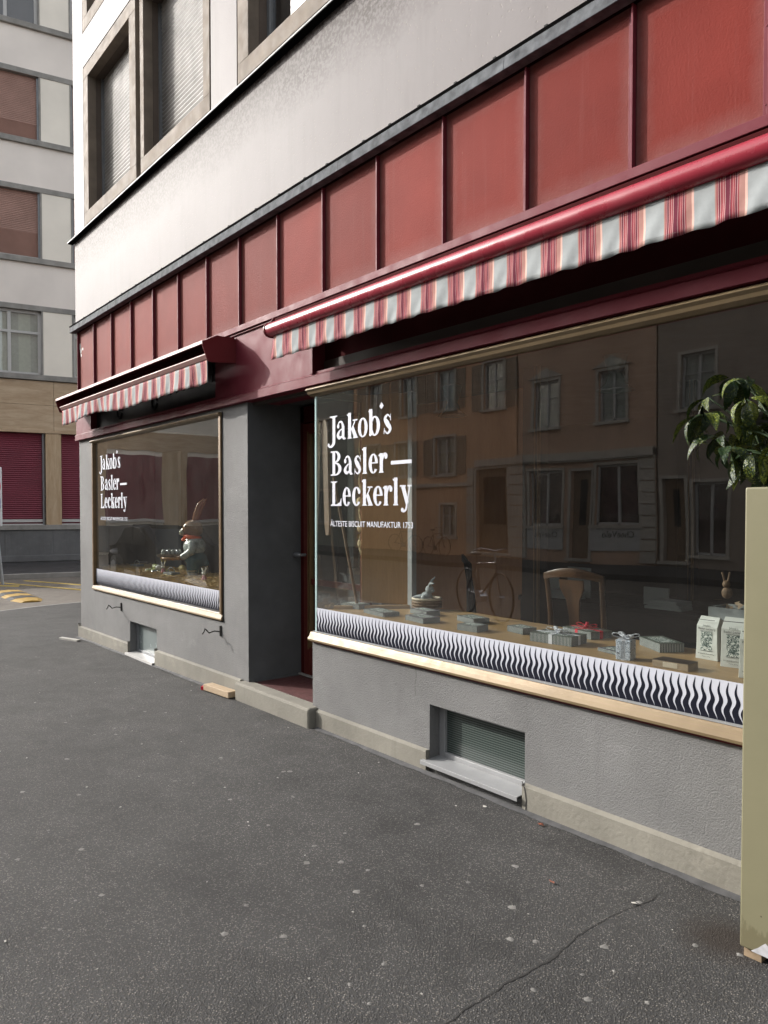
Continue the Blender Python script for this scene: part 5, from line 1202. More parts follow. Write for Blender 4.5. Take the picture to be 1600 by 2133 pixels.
t = thing('window_blind', 'pale horizontal blind deep behind the rabbit figure', 'blind', (-6.5, 1.2, 1))
mb = MB()
for k in range(26): mb.box(-6.95, -6.35, 1.2, 1.205, .95 + k * .034, .973 + k * .034)
mb.build('slat', 'blind', t, kind='stuff')

for o_ in bpy.data.objects:
    if o_ not in DISP0 and o_.parent is None and not o_.name.startswith(('grey_partition', 'notice_board', 'window_blind', 'wooden_chair')): o_.location.z += .062
# ------------------------------------------------------------------ planter and spotted laurel
pl = thing('planter', 'tall khaki metal planter box beside the shop window', 'planter', (-.9, -.25, 0))
mb = MB(); mb.box(-1.219, -.60, -.415, -.09, .035, 1.632); mb.build('planter_body', 'planter', pl, bevel=.006)
mb = MB(); rc = random.Random(3); top_ = [(-1.178 + .012 * k, .036 + min(.05, .012 * k) * rc.uniform(.75, 1.1)) for k in range(25)]
for (xa, za), (xb, zb) in zip(top_, top_[1:]): mb.add([(xa, -.4165, .0355), (xb, -.4165, .0355), (xb, -.4165, zb), (xa, -.4165, za)], [(0, 1, 2, 3)])
mb.build('paint_chip', 'planter_chip', pl)
for fx, fy in ((-1.18, -.37), (-.64, -.37), (-1.18, -.13), (-.64, -.13)): mb = MB(); mb.box(fx - .03, fx + .03, fy - .03, fy + .03, 0, .035); mb.build('foot', 'kraft', pl)
mb = MB(); mb.box(-1.20, -.62, -.395, -.11, 1.58, 1.61); mb.build('soil', 'rubber', pl)
plant = thing('spotted_laurel', 'spotted laurel shrub with drooping yellow flecked leaves in the tall planter', 'plant', (-1.15, -.24, 1.61))
tips = [(-1.455, -.22, 1.985), (-1.37, -.20, 2.05), (-1.435, -.28, 1.915), (-1.40, -.22, 1.83), (-1.305, -.24, 2.03), (-1.27, -.3, 1.95), (-1.30, -.18, 1.87), (-1.335, -.30, 1.78), (-1.22, -.22, 1.86), (-1.49, -.18, 1.93), (-1.25, -.3, 1.76), (-1.15, -.25, 2.03), (-1.08, -.2, 1.9), (-1.02, -.25, 2.0), (-1.14, -.32, 1.80), (-.95, -.25, 1.85)]
def leaf_mesh(seed):
    rnd = random.Random(seed); n = 9; v = []; f = []; dr = rnd.uniform(.5, 1.15); tw = rnd.uniform(-.3, .3); cup = rnd.uniform(.10, .3)
    x = z = 0
    for i in range(n + 1):
        t = i / n; ang = .35 - dr * 2 * t; x += cos(ang) / n; z += sin(ang) / n
        w_ = .155 * sin(pi * t ** .75) ** .95 * (1 + (.07 * ((i % 2) * 2 - 1) if t > .35 else 0)); a = tw * t
        for s_ in (-1, -.5, 0, .5, 1):
            yy = w_ * s_; zz = abs(s_) * w_ * cup + .012 * sin(9 * t + s_ * 3)
            v.append((x, yy * cos(a) - zz * sin(a), z + zz * cos(a) + yy * sin(a)))
    for i in range(n):
        for k in range(4): f.append((i * 5 + k, (i + 1) * 5 + k, (i + 1) * 5 + k + 1, i * 5 + k + 1))
    me = bpy.data.meshes.new('leaf'); me.from_pydata(v, [], f); me.materials.append(M['laurel'])
    for p in me.polygons: p.use_smooth = True
    return me
lm = [leaf_mesh(k) for k in range(6)]; rnd = random.Random(21)
for ti, tp in enumerate(tips):
    T = Vector(tp); base = Vector((-1.12 + rnd.uniform(-.08, .08), -.24 + rnd.uniform(-.05, .05), 1.60)); mid = base.lerp(T, .5) + Vector((.03, 0, .06))
    mb = MB(); mb.tube([base, mid, T], [.007, .005, .003], 6); mb.build('stem', 'green_stem', plant)
    nl = 8
    for k in range(nl):
        o = bpy.data.objects.new('leaf', lm[rnd.randrange(6)]); COL.objects.link(o); o.parent = plant
        on = T if k < 6 else base.lerp(T, rnd.uniform(.45, .85))
        o.location = on - Vector((-1.15, -.24, 1.61))
        az = k * 2 * pi / 5 + rnd.uniform(-.5, .5)
        if ti in (0, 2, 3, 9) and k < 3: az = pi + rnd.uniform(-.9, .9)
        s_ = rnd.uniform(.09, .165)
        o.scale = (s_, s_, s_); o.rotation_euler = (rnd.uniform(-.6, .6), rnd.uniform(.0, 1.25), az)

# ------------------------------------------------------------------ the cream building at the far corner
far = thing('apartment_building', 'cream apartment building with brown shutters and travertine ground floor across the street', 'building', (*FP(0), -.08))
def fbox(mb, s0, s1, o0, o1, z0, z1, mi=0):
    P = [FP(s0, o0), FP(s0, o1), FP(s1, o1), FP(s1, o0)]
    v = [(x, y, z) for z in (z0, z1) for x, y in P]
    return mb.add(v, [(0, 1, 2, 3), (7, 6, 5, 4), (0, 4, 5, 1), (1, 5, 6, 2), (2, 6, 7, 3), (3, 7, 4, 0)], mi)
S0, S1 = -4.6, 9.0
mb = MB(); fbox(mb, S0, S1, -9, -.32, -.2, 21); mb.build('building_core', 'cream', far)
mb = MB(); fbox(mb, S0, S1, -.3, -.02, -.08, .95); mb.build('plinth', 'plinth_dark', far)
for s in (-3.0, -1.4, .15, 1.55, 3.2, 5): mb = MB(); fbox(mb, s, s + 1.4 if s < 5 else S1, -.02, -.003, .12, .93); mb.build('plinth_slab', 'plinth_dark', far, bevel=.01)
mb = MB(); fbox(mb, S0, S1, -.3, .02, -.08, .13); mb.build('plinth_foot', 'plinth_dark', far, bevel=.02)
mb = MB(); fbox(mb, S0, S1, -.3, .05, .95, 1.11); mb.build('sill_ledge', 'grey_ledge', far, bevel=.01)
for s in (-4.4, -2.2, .0 + 1.55, 1.62 + 2.2, 1.62 + 4.4):
    pass
for i, s0 in enumerate((-4.6, -2.4, 1.32 - 1.5 - .0)): pass
# travertine band slabs
srt = [S0, -2.6, -.6, 1.62, 3.8, 6, S1]
for a, b2 in zip(srt, srt[1:]):
    for z0, z1 in ((4.15, 4.98), (4.98, 5.76)):
        mb = MB(); fbox(mb, a + .003, b2 - .003, -.3, random.uniform(-.002, .003), z0 + .003, z1 - .003); mb.build('travertine_slab', 'travertine', far, bevel=.006)
mb = MB(); fbox(mb, S0, S1, -.3, .03, 4.08, 4.15); mb.build('travertine_edge', 'travertine', far, bevel=.006)
pier = [(-1.85, -1.38), (1.36, 1.83), (4.6, 5.07)]
for a, b2 in pier: mb = MB(); fbox(mb, a, b2, -.3, .0, 1.11, 4.08); mb.build('travertine_pier', 'travertine_v', far, bevel=.008)
def slats(mb, s0, s1, o, z0, z1, pitch, mi=0):
    z = z0
    while z < z1 - .005:
        zz = min(z + pitch * .93, z1)
        P = [(FP(s0, o), z), (FP(s1, o), z), (FP(s1, o + .014), (z + zz) / 2), (FP(s0, o + .014), (z + zz) / 2), (FP(s1, o), zz), (FP(s0, o), zz), (FP(s1, o - .01), z + pitch), (FP(s0, o - .01), z + pitch)]
        v = [(*p, h) for p, h in P]; mb.add(v, [(0, 1, 2, 3), (3, 2, 4, 5), (5, 4, 6, 7)], mi); z += pitch
for a, b2 in ((-1.38, 1.27), (1.83, 4.5), (S0, -1.95)):
    sh = MB(); fbox(sh, a, b2, -.3, -.2, 1.11, 4.08); so_ = sh.build('shutter', 'shutter_maroon', far)
    mb = MB(); slats(mb, a + .02, b2 - .02, -.17, 1.3, 4.08, .066); mb.build('slat', 'shutter_maroon', so_, kind='stuff')
    mb = MB(); fbox(mb, a, b2, -.2, -.12, 1.2, 1.29); mb.build('bottom_rail', 'white_paint', so_); mb = MB(); fbox(mb, a, b2, -.25, -.05, 1.11, 1.145); mb.build('sill', 'white_paint', so_)
    mb = MB(); fbox(mb, b2 - .0, b2 + .045, -.2, -.08, 1.11, 4.08); mb.build('guide_rail', 'metal_frame', so_)
# storeys
for fl, (z0, z1) in enumerate(((5.94, 8.0), (9.66, 11.78), (13.40, 15.44), (17.04, 19.1))):
    mb = MB(); fbox(mb, S0, S1, -.3, .10, z0 - .17, z0); mb.build('sill_ledge', 'grey_ledge', far, bevel=.01)
    mb = MB(); fbox(mb, S0, S1, -.3, .02, z1, z1 + .16); mb.build('lintel_strip', 'grey_ledge', far)
    zt = z1 + .16; zn = (9.49, 13.23, 16.87, 21)[fl]
    for a, b2 in ((S0, S1),): mb = MB(); fbox(mb, a, b2, -.3, .0, zt, zn); mb.build('parapet', 'cream_parapet', far)
    for k, (a, b2) in enumerate(((1.33, 2.2), (4.6, 5.5), (-1.9, -1.05))):
        mb = MB(); fbox(mb, a, b2, -.3, .0, z0, z1); mb.build('pier_panel', 'cream', far, bevel=.01)
        mb = MB(); fbox(mb, a - .05, a - .004, -.2, .01, z0, z1); fbox(mb, b2 + .004, b2 + .05, -.2, .01, z0, z1); mb.build('pier_trim', 'grey_ledge', far)
    for a, b2 in ((-1.0, 1.28), (2.25, 4.55), (S0, -1.95)):
        if fl in (1, 2):
            sh = MB(); fbox(sh, a, b2, -.3, -.17, z0, z1); so_ = sh.build('shutter', 'shutter_brown', far)
            mb = MB(); zs_ = z0 + (.55 if fl == 2 else .85); slats(mb, a + .03, b2 - .06, -.14, zs_, z1, .056); slats(mb, a + .03, b2 - .06, -.14, z0 + .08, zs_, .0285)
            mb.build('slat', 'shutter_brown', so_, kind='stuff')
            mb = MB(); fbox(mb, a, b2, -.17, -.10, z0 + .03, z0 + .07); mb.build('bottom_rail', 'white_paint', so_)
            mb = MB(); fbox(mb, b2 - .06, b2 - .0, -.17, -.06, z0, z1); fbox(mb, a, a + .04, -.17, -.06, z0, z1); mb.build('guide_rail', 'metal_frame', so_)
        else:
            wf = MB(); fbox(wf, a, b2, -.3, -.29, z0, z1); wi = wf.build('window', 'dark_room', far)
            mid = b2 - .93; fr = MB()
            for q0, q1 in ((a, a + .06), (b2 - .1, b2), (mid - .05, mid + .05), (mid - 1.0, mid - .92)): fbox(fr, q0, q1, -.2, -.12, z0, z1)
            fbox(fr, a, b2, -.2, -.12, z0, z0 + .09); fbox(fr, a, b2, -.2, -.12, z1 - .09, z1); 
            if fl == 0: fbox(fr, a, b2, -.2, -.115, z0 + 1.32, z0 + 1.40)
            fr.build('frame', 'white_paint', wi, bevel=.008)
            g = MB(); P = [FP(a, -.16), FP(b2, -.16)]; g.add([(*P[0], z0), (*P[1], z0), (*P[1], z1), (*P[0], z1)], [(0, 1, 2, 3)]); g.build('pane', 'glass_far', wi)
            if fl == 0: cu = MB(); fbox(cu, a, b2, -.27, -.25, z0, z1); cu.build('curtain', 'curtain_st', wi)
mb = MB(); fbox(mb, S0 - .3, S1, -9, .35, 21, 21.3); mb.build('roof_edge', 'grey_ledge', far)

# road sign post at the left edge
sp_ = thing('road_sign', 'metal post with a no-entry style zone sign and blue supplementary plates', 'sign', (-19.63, 1.2, -.21))
SIGN = sp_
mb = MB(); mb.tube([(-19.6, 1.26, -.21), (-19.65, 1.14, 1.3), (-19.66, 1.12, 2.9)], .035, 10); mb.build('pole', 'galv', sp_)
mb = MB(); mb.tube([(-19.63, 1.10, -.21), (-19.63, 1.06, .3), (-19.63, 1.03, 1.25)], .05, 10); mb.build('pole', 'galv', sp_)
mb = MB(); mb.box(-19.60, -19.56, .62, 1.265, 1.19, 2.6); o = mb.build('sign_panel', 'sign_white', sp_, bevel=.03)
mb = MB(); pts = [(-19.553, .94 + .27 * cos(a * pi / 14), 2.15 + .27 * sin(a * pi / 14)) for a in range(28)]; mb.tube(pts, .022, 6, closed=True); mb.build('red_ring', 'sign_red', sp_)
mb = MB(); mb.box(-19.558, -19.552, .66, 1.22, 1.62, 1.86); mb.box(-19.558, -19.552, .66, .95, 1.22, 1.55); mb.build('blue_plate', 'sign_blue', sp_)
mb = MB(); mb.box(-19.557, -19.549, .98, 1.22, 1.22, 1.45); mb.box(-19.552, -19.549, .8, 1.1, 1.7, 1.78); mb.build('pictogram', 'sign_white', sp_)
mb = MB(); mb.box(-19.60, -19.56, .8, 1.19, 2.64, 3.0); mb.build('upper_plate', 'sign_white', sp_, bevel=.03)
text_obj('zone_text', '30', .3, (-19.549, .80, 2.05), (pi / 2, 0, pi / 2), 'print_dark', sp_)

SIGN.location.y -= .09
# ------------------------------------------------------------------ street opposite (seen in the glass)
def house(name, x0, x1, h, wallc, label, wins, shutters=None, extra=None, y=-17.0):
    mname = name + '_wall'; M[mname] = plain(mname, wallc, .85, 0, .12, 1.2, .3, 30, dirt=.15)
    t = thing('town_house', label, 'building', ((x0 + x1) / 2, y, -.06), group='houses across the street')
    holes = [(a, b2, z0, z1) for a, b2, z0, z1, *_ in wins]
    mb = MB()
    xs = sorted({x0, x1, *[q for hh in holes for q in hh[:2]]}); zs = sorted({-.06, h, *[q for hh in holes for q in hh[2:]]})
    for a, b2 in zip(xs, xs[1:]):
        for c, d in zip(zs, zs[1:]):
            mx, mz = (a + b2) / 2, (c + d) / 2
            if any(q[0] < mx < q[1] and q[2] < mz < q[3] for q in holes): continue
            mb.add([(b2, y, c), (a, y, c), (a, y, d), (b2, y, d)], [(0, 1, 2, 3)])
    for a, b2, c, d in holes:
        Y = y - .2
        mb.add([(a, y, c), (a, y, d), (a, Y, d), (a, Y, c)], [(3, 2, 1, 0)]); mb.add([(b2, y, c), (b2, Y, c), (b2, Y, d), (b2, y, d)], [(3, 2, 1, 0)])
        mb.add([(a, y, d), (b2, y, d), (b2, Y, d), (a, Y, d)], [(3, 2, 1, 0)]); mb.add([(a, y, c), (a, Y, c), (b2, Y, c), (b2, y, c)], [(3, 2, 1, 0)])
    mb.box(x0, x1, y - 8, y - .25, -.06, h); mb.build('wall', mname, t)
    for q in wins:
        a, b2, z0, z1 = q[:4]; kind = q[4] if len(q) > 4 else 'w'
        fr = MB(); tr = .09
        fr.box(a - tr, a, y, y + .04, z0 - .0, z1 + tr); fr.box(b2, b2 + tr, y, y + .04, z0, z1 + tr); fr.box(a, b2, y, y + .04, z1, z1 + tr)
        fr.box(a - .14, b2 + .14, y, y + .10, z0 - .09, z0)
        if kind == 'p': fr.prism_y([(a - .2, z1 + .12), (b2 + .2, z1 + .12), ((a + b2) / 2, z1 + .45)], y, y + .08)
        wi = fr.build('window' if kind != 'd' else 'door', 'trim_stone', t)
        if kind == 'd':
            g = MB(); g.box(a, b2, y - .2, y - .15, z0, z1); g.build('door_leaf', 'old_wood', wi); g = MB(); g.box(a + .25, b2 - .25, y - .149, y - .14, z0 + 1.0, z1 - .3); g.build('pane', 'car_glass', wi); continue
        s_ = MB(); m_ = (a + b2) / 2
        for q0, q1 in ((a, a + .06), (b2 - .06, b2), (m_ - .04, m_ + .04)): s_.box(q0, q1, y - .16, y - .1, z0, z1)
        s_.box(a, b2, y - .16, y - .1, z0, z0 + .07); s_.box(a, b2, y - .16, y - .1, z1 - .07, z1)
        if kind != 's': s_.box(a, b2, y - .155, y - .105, z0 + (z1 - z0) * .62, z0 + (z1 - z0) * .62 + .04)
        s_.build('frame', 'white_paint', wi)
        g = MB(); g.add([(b2, y - .13, z0), (a, y - .13, z0), (a, y - .13, z1), (b2, y - .13, z1)], [(0, 1, 2, 3)]); g.box(a, b2, y - .24, y - .2, z0, z1, 1); g.build('pane', ['glass_far', 'shopfill' if kind == 's' else 'curtain'], wi)
        if shutters and kind in 'wp' and z0 > 2:
            for sx in (a - .1 - .52, b2 + .1):
                s_ = MB(); s_.box(sx, sx + .04, y + .005, y + .045, z0, z1); s_.box(sx + .46, sx + .5, y + .005, y + .045, z0, z1); z = z0
                while z < z1 - .04: s_.box(sx + .04, sx + .46, y + .01, y + .035, z, z + .045); z += .075
                s_.build('shutter', shutters, wi)
    rf = MB(); rf.prism_x([(y + .5, h), (y - 8, h), (y - 4.2, h + 2.0)], x0 - .1, x1 + .1); rf.build('roof', 'roof_tile', t)
    gt = MB(); gt.box(x0, x1, y, y + .45, h - .25, h); gt.build('eaves', 'trim_stone', t)
    if extra: extra(t)
    return t
M['trim_stone'] = plain('pale_trim_stone', (.46, .42, .36), .8, 0, .15, 3, .3)
M['roof_tile'] = plain('brown_roof_tile', (.13, .06, .04), .85, 0, .3, 6, .6, 20)
M['shutter_wood'] = plain('faded_beige_shutter', (.34, .27, .20), .7, 0, .15, 3)
M['shopfill'] = plain('dim_shop_goods', (.10, .04, .04), .8, 0, .8, 4)
def ex1(t):
    mb = MB(); mb.box(-26.8, -19.4, -17, -16.88, 2.45, 2.6); mb.box(-19.3, -12.05, -17, -16.85, 3.15, 3.4); mb.build('cornice', 'trim_stone', t)
def ex2(t):
    mb = MB(); mb.box(-17.25, -12.05, -17, -16.8, 3.2, 3.45); mb.build('cornice', 'trim_stone', t)
    for a, b2 in ((-19.75, -19.4), (-17.65, -16.95), (-12.6, -12.08)):
        z = 0
        while z < 3.1: mb = MB(); mb.box(a, b2, -17, -16.93, z + .01, z + .33); mb.build('rusticated_block', 'trim_stone', t); z += .35
    mb = MB(); mb.box(-16.9, -15.3, -17, -16.95, .35, 1.02); mb.box(-14.25, -12.6, -17, -16.95, .35, 1.02); mb.build('shop_stall_panel', 'white_paint', t)
    for x in (-15.5, -12.8): text_obj('shop_lettering', 'CheeVelo', .26, (x, -16.94, .74), (pi / 2, 0, pi), 'print_dark', t)
house('pink', -26.8, -17.3, 10.6, (.60, .36, .22), 'pinkish brown townhouse with beige shutters mirrored in the large window',
      [(-26.0, -25.1, 2.95, 4.35), (-24.0, -23.1, 2.95, 4.35), (-21.5, -20.5, 2.95, 4.35), (-21.2, -20.4, .62, 1.75), (-19.3, -17.75, .1, 3.05, 'd'), (-25.9, -25.0, 5.4, 7.0), (-23.6, -22.7, 5.4, 7.0), (-21.4, -20.5, 5.4, 7.0), (-18.2, -17.4 + .5 - .0, 5.2, 6.9, 'p') if False else (-18.9, -17.9, 5.2, 6.9, 'p'), (-25.9, -25.0, 8, 9.4), (-23.6, -22.7, 8, 9.4), (-21.4, -20.5, 8, 9.4), (-18.9, -17.9, 8, 9.4)], 'shutter_wood', ex1)
house('rose', -17.25, -12.05, 10.9, (.50, .33, .23), 'townhouse with rusticated ground floor and bicycle shop windows across the street',
      [(-16.8, -15.4, 1.1, 2.9, 's'), (-15.05, -14.3, .1, 2.85, 'd'), (-14.15, -12.65, 1.1, 3.0, 's'), (-16.6, -15.6, 4.3, 5.9, 'p'), (-14.1, -13.1, 4.3, 5.9, 'p'), (-16.6, -15.6, 7.3, 8.9), (-14.1, -13.1, 7.3, 8.9)], None, ex2)
house('grey', -12.0, -3.0, 11.2, (.32, .26, .21), 'grey townhouse with tall dark doors to the right of the bicycle shop',
      [(-11.85, -11.15, .1, 2.5, 'd'), (-10.9, -9.9, .3, 2.4, 's'), (-8.5, -7.4, 1.0, 2.7), (-6, -5, 1.0, 2.7), (-11.3, -10.3, 4.4, 6.0), (-8.7, -7.7, 4.4, 6.0), (-6, -5, 4.4, 6.0), (-11.3, -10.3, 7.5, 9.1), (-8.7, -7.7, 7.5, 9.1), (-6, -5, 7.5, 9.1)])
house('grey_green', -40, -26.85, 10.2, (.25, .26, .23), 'greenish grey townhouse at the far end of the street',
      [(x, x + 1.0, z, z + 1.5) for x in (-38.5, -35.5, -32.5, -29.5) for z in (1.0, 4.3, 7.4)])
house('beige', -2.95, 10, 10.8, (.36, .30, .22), 'beige townhouse opposite the right end of the shop',
      [(x, x + 1.0, z, z + 1.5) for x in (-1.8, 1.2, 4.2, 7.2) for z in (1.0, 4.4, 7.5)])
# corner building seen in the left window: maroon shutters on travertine
cb = thing('corner_annex', 'low white and travertine building with maroon shutters down the side street', 'building', (-31, -9, -.1))
mb = MB(); mb.box(-40, -31, -14, -4.6, -.2, 6.3, 0); mb.build('wall', 'cream', cb)
for k, (a, b2) in enumerate(((-7.0, -4.9), (-9.9, -7.5), (-13.4, -10.9))):
    sh = MB(); sh.box(-31, -30.95, a, b2, 1.2, 3.9); o = sh.build('shutter', 'shutter_maroon', cb)
    z = 1.22; s_ = MB()
    while z < 3.88: s_.box(-30.95, -30.93, a + .03, b2 - .03, z, z + .05); z += .066
    s_.build('slat', 'shutter_maroon', o, kind='stuff'); s_ = MB(); s_.box(-31, -30.85, a, b2, 1.08, 1.2); s_.build('sill', 'white_paint', o)
for a, b2 in ((-7.5, -7.0), (-10.9, -9.9), (-4.9, -4.6)): mb = MB(); mb.box(-31, -30.93, a, b2, .9, 4.1); mb.build('travertine_pier', 'travertine_v', cb)
mb = MB(); mb.box(-31, -30.95, -14, -4.6, 4.1, 4.9); mb.build('travertine_band', 'travertine', cb); mb = MB(); mb.box(-31, -30.9, -14, -4.6, -.1, .95); mb.build('plinth', 'plinth_dark', cb)

# bicycles by the kerb behind the camera (mirrored in the glass)
def bicycle(loc, rz, label):
    t = thing('bicycle', label, 'bicycle', loc, rz, 'bicycles in the street'); R_ = .34
    for wx in (-.52, .52):
        wh = MB(); wh.tube([(wx + R_ * cos(a * pi / 16), 0, R_ + R_ * sin(a * pi / 16)) for a in range(32)], .017, 8, closed=True); o = wh.build('wheel', 'rubber', t, local=True)
        s_ = MB()
        for k in range(16): a = k * pi / 8; s_.tube([(wx, .012 * (-1) ** k, R_), (wx + .32 * cos(a), 0, R_ + .32 * sin(a))], .0015, 4)
        s_.tube([(wx, -.04, R_), (wx, .04, R_)], .022, 8); s_.build('spokes', 'chrome', o, local=True)
    f = MB(); BBk, ST, HT, HB, RA = (-.08, 0, .29), (-.20, 0, .78), (.36, 0, .82), (.39, 0, .70), (-.52, 0, .34)
    for a, b2 in ((BBk, ST), (ST, HT), (BBk, HB), (HT, HB), (BBk, RA), (RA, ST)): f.tube([a, b2], .015, 8)
    f.tube([HB, (.44, 0, .5), (.52, 0, .34)], .013, 8); f.build('frame', 'bike_frame', t, local=True)
    f = MB(); f.tube([(-.22, 0, .78), (-.235, 0, .9)], .012, 8); f.ell((-.24, 0, .93), .13, .07, .03); f.build('saddle', 'rubber', t, local=True)
    f = MB(); f.tube([(.35, 0, .82), (.34, 0, .98)], .012, 8); f.tube([(.22, -.27, 1.0), (.32, -.2, 1.04), (.36, 0, 1.0), (.32, .2, 1.04), (.22, .27, 1.0)], .011, 8); f.build('handlebar', 'chrome', t, local=True)
    f = MB(); f.tube([(-.08, -.05, .29), (-.08, .05, .29)], .09, 16); f.tube([(-.08, -.06, .29), (.02, -.07, .16)], .01, 6); f.tube([(-.08, .06, .29), (-.18, .07, .42)], .01, 6); f.build('crank', 'chrome', t, local=True)
    return t
b1 = bicycle((-7.6, -5.0, 0), radians(20), 'dark town bicycle parked at the near kerb')
def recopy(o, loc, rz, label): c_ = copy_tree(o); c_.location = loc; c_.rotation_euler = (0, 0, rz); c_['label'] = label; return c_
recopy(b1, (-20.6, -16.2, -.06), radians(5), 'bicycle leaning near the pink house low window')
recopy(b1, (-18.9 - 3.6, -16.3, -.06), radians(-8), 'bicycle left of the pink house door')

# parked dark car
car = thing('parked_car', 'dark estate car parked along the street, mirrored in the left window', 'car', (-17.6, -4.3, -.21), radians(8))
prof = [(-2.2, .35), (-2.25, .62), (-2.1, .88), (-1.55, .98), (-.75, 1.42), (.9, 1.46), (1.75, 1.12), (2.15, 1.02), (2.22, .6), (2.18, .35)]
body = MB(); n_ = len(prof); v = []
for yy, k_ in ((-.88, .0), (-.90, .12), (.90, .12), (.88, .0)): pass
lay = [(-.70, .93, 1.0), (-.86, 1, .965), (-.90, 1, .92), (.90, 1, .92), (.86, 1, .965), (.70, .93, 1.0)]
lay = [(-.66, 1.0), (-.88, .93), (.88, .93), (.66, 1.0)]
for yy, kz in lay:
    for x, z in prof: v.append((x, yy if z < 1.0 else yy * .82, z * kz if z > .9 else z))
f_ = []
for j in range(3):
    for i in range(n_): f_.append((j * n_ + i, j * n_ + (i + 1) % n_, (j + 1) * n_ + (i + 1) % n_, (j + 1) * n_ + i))
f_ += [tuple(reversed(range(n_))), tuple(range(3 * n_, 4 * n_))]; body.add(v, f_, 0, False); body.build('body', 'car_paint', car, local=True, bevel=.05)
g = MB()
for sy in (-1, 1):
    yy = sy * .745; g.prism_y([(-1.35, .98), (-.72, 1.34), (-.05, 1.38), (-.05, .98)], yy, yy + sy * .03); g.prism_y([(.02, .98), (.02, 1.38), (.85, 1.37), (1.45, 1.1), (1.3, .98)], yy, yy + sy * .03)
g.build('side_window', 'car_glass', car, local=True)
g = MB(); g.add([(-1.5, -.66, 1.0), (-.80, -.58, 1.42), (-.80, .58, 1.42), (-1.5, .66, 1.0)], [(0, 1, 2, 3)]); g.build('windscreen', 'car_glass', car, local=True)
for wx in (-1.4, 1.35):
    for sy in (-1, 1):
        wh = MB(); wh.tube([(wx, sy * .72, .33), (wx, sy * .90, .33)], .33, 24); o = wh.build('wheel', 'rubber', car, local=True); r_ = MB(); r_.tube([(wx, sy * .88, .33), (wx, sy * .912, .33)], .2, 20); r_.build('rim', 'alu', o, local=True)
for sy in (-1, 1): g = MB(); g.ell((-2.15, sy * .66, .72), .12, .17, .09); g.build('headlight', 'lamp_white', car, local=True)

# ------------------------------------------------------------------ things on the pavement
tm = thing('timber_offcut', 'short raw timber block lying against the plinth left of the door step', 'timber', (-5.8, -.09, 0), radians(4))
mb = MB(); mb.box(-.21, .20, -.045, .045, .0, .052); mb.build('block', 'raw_wood', tm, local=True, bevel=.004)
tag(MB().obox((-6.035, -.12, .01), .05, .05, .03, .6).build('red_scrap', 'ribbon_red'), 'red plastic scrap at the end of the timber block', 'litter')
mb = MB(); mb.prism_z([(-9.9, -.22), (-9.55, -.10), (-9.5, -.16), (-9.85, -.27)], gz(-9.7), gz(-9.7) + .02); tag(mb.build('metal_plate', 'chip'), 'thin pale strip lying by the building corner', 'strip')
gum = [(-3.06, -2.1), (-2.93, -2.25), (-3.59, -2.19), (-3.82, -2.0), (-3.79, -.65), (-3.81, -.68), (-3.73, -.89), (-3.44, -.85), (-2.87, -1.09), (-2.75, -1.21), (-2.89, -.9), (-2.66, -1.09), (-2.75, -.56), (-2.28, -.95), (-2.18, -.78), (-2.19, -1.32), (-2.12, -1.04), (-1.93, -.79), (-1.72, -.9), (-1.79, -.96), (-1.41, -1.02), (-1.53, -.85), (-1.28, -.89), (-1.55, -1.12), (-2.32, -1.59), (-2.6, -1.59), (-1.96, -1.41), (-4.6, -1.13), (-5.18, -.56), (-4.2, -1.74), (-3.62, -1.13), (-5.67, -.8), (-5.53, -.69), (-6.62, -.7), (-7.63, -1.01), (-7.28, -.58), (-6.72, -1.5), (-3.2, -1.14), (-4.44, -1.97), (-3.51, -1.94), (-2.15, -.52), (-1.64, -.37)]
rnd = random.Random(11)
for k in range(45): gum.append((rnd.uniform(-9.5, -1.2), rnd.uniform(-2.6, -.4)))
mb = MB()
for x, y in gum:
    r_ = rnd.uniform(.006, .017); zz = gz(x) + .0025
    ring = [(x + r_ * rnd.uniform(.6, 1.25) * cos(a * pi / 5), y + r_ * rnd.uniform(.6, 1.25) * sin(a * pi / 5), zz - .002) for a in range(10)]
    o_ = len(mb.v); mb.add([(x, y, zz + .001)] + ring, [(0, i + 1, (i + 1) % 10 + 1) for i in range(10)])
go = mb.build('gum_spots', 'gum', kind='stuff'); go['label'] = 'flattened pale gum spots scattered over the pavement'; go['category'] = 'stains'
mb = MB()
for k in range(60):
    x, y = rnd.uniform(-7, -1.0), rnd.uniform(-2.6, -.1); a = rnd.uniform(0, 3); l = rnd.uniform(.002, .006); zz = gz(x) + .004
    mb.obox((x, y, zz), l * 2, l * 1.2, .002, a)
for k in range(700):
    x = rnd.uniform(-9.6, -1.0); y = -.03 - abs(rnd.gauss(0, .035)); 
    if -5.65 < x < -4.4: continue
    mb.obox((x, y, gz(x) + .003), rnd.uniform(.002, .006), rnd.uniform(.002, .005), .003, rnd.uniform(0, 3), 1)
lo = mb.build('litter_specks', ['chip', 'tar'], kind='stuff'); lo['label'] = 'tiny pale specks of litter on the pavement'; lo['category'] = 'litter'
for (x, y, lab, mt, s_) in ((-1.952, -.515, 'small dry red leaf scrap on the pavement in front of the plinth', 'leaf_litter', .016), (-2.35, -.10, 'curled brown leaf just below the basement window sill', 'leaf_litter', .02), (-2.678, -.15, 'crumpled white scrap on the pavement near the basement window', 'chip', .018), (-1.64, -.40, 'short white stick at the top of the pavement crack', 'chip', .014)):
    mb = MB(); mb.add([(x + s_ * cos(a) * rnd.uniform(.5, 1.2), y + .6 * s_ * sin(a) * rnd.uniform(.5, 1.2), .004 + rnd.uniform(0, .008)) for a in [k * pi / 4 for k in range(8)]] + [(x, y, .010)], [(i, (i + 1) % 8, 8) for i in range(8)])
    tag(mb.build('litter_scrap', mt), lab, 'litter')
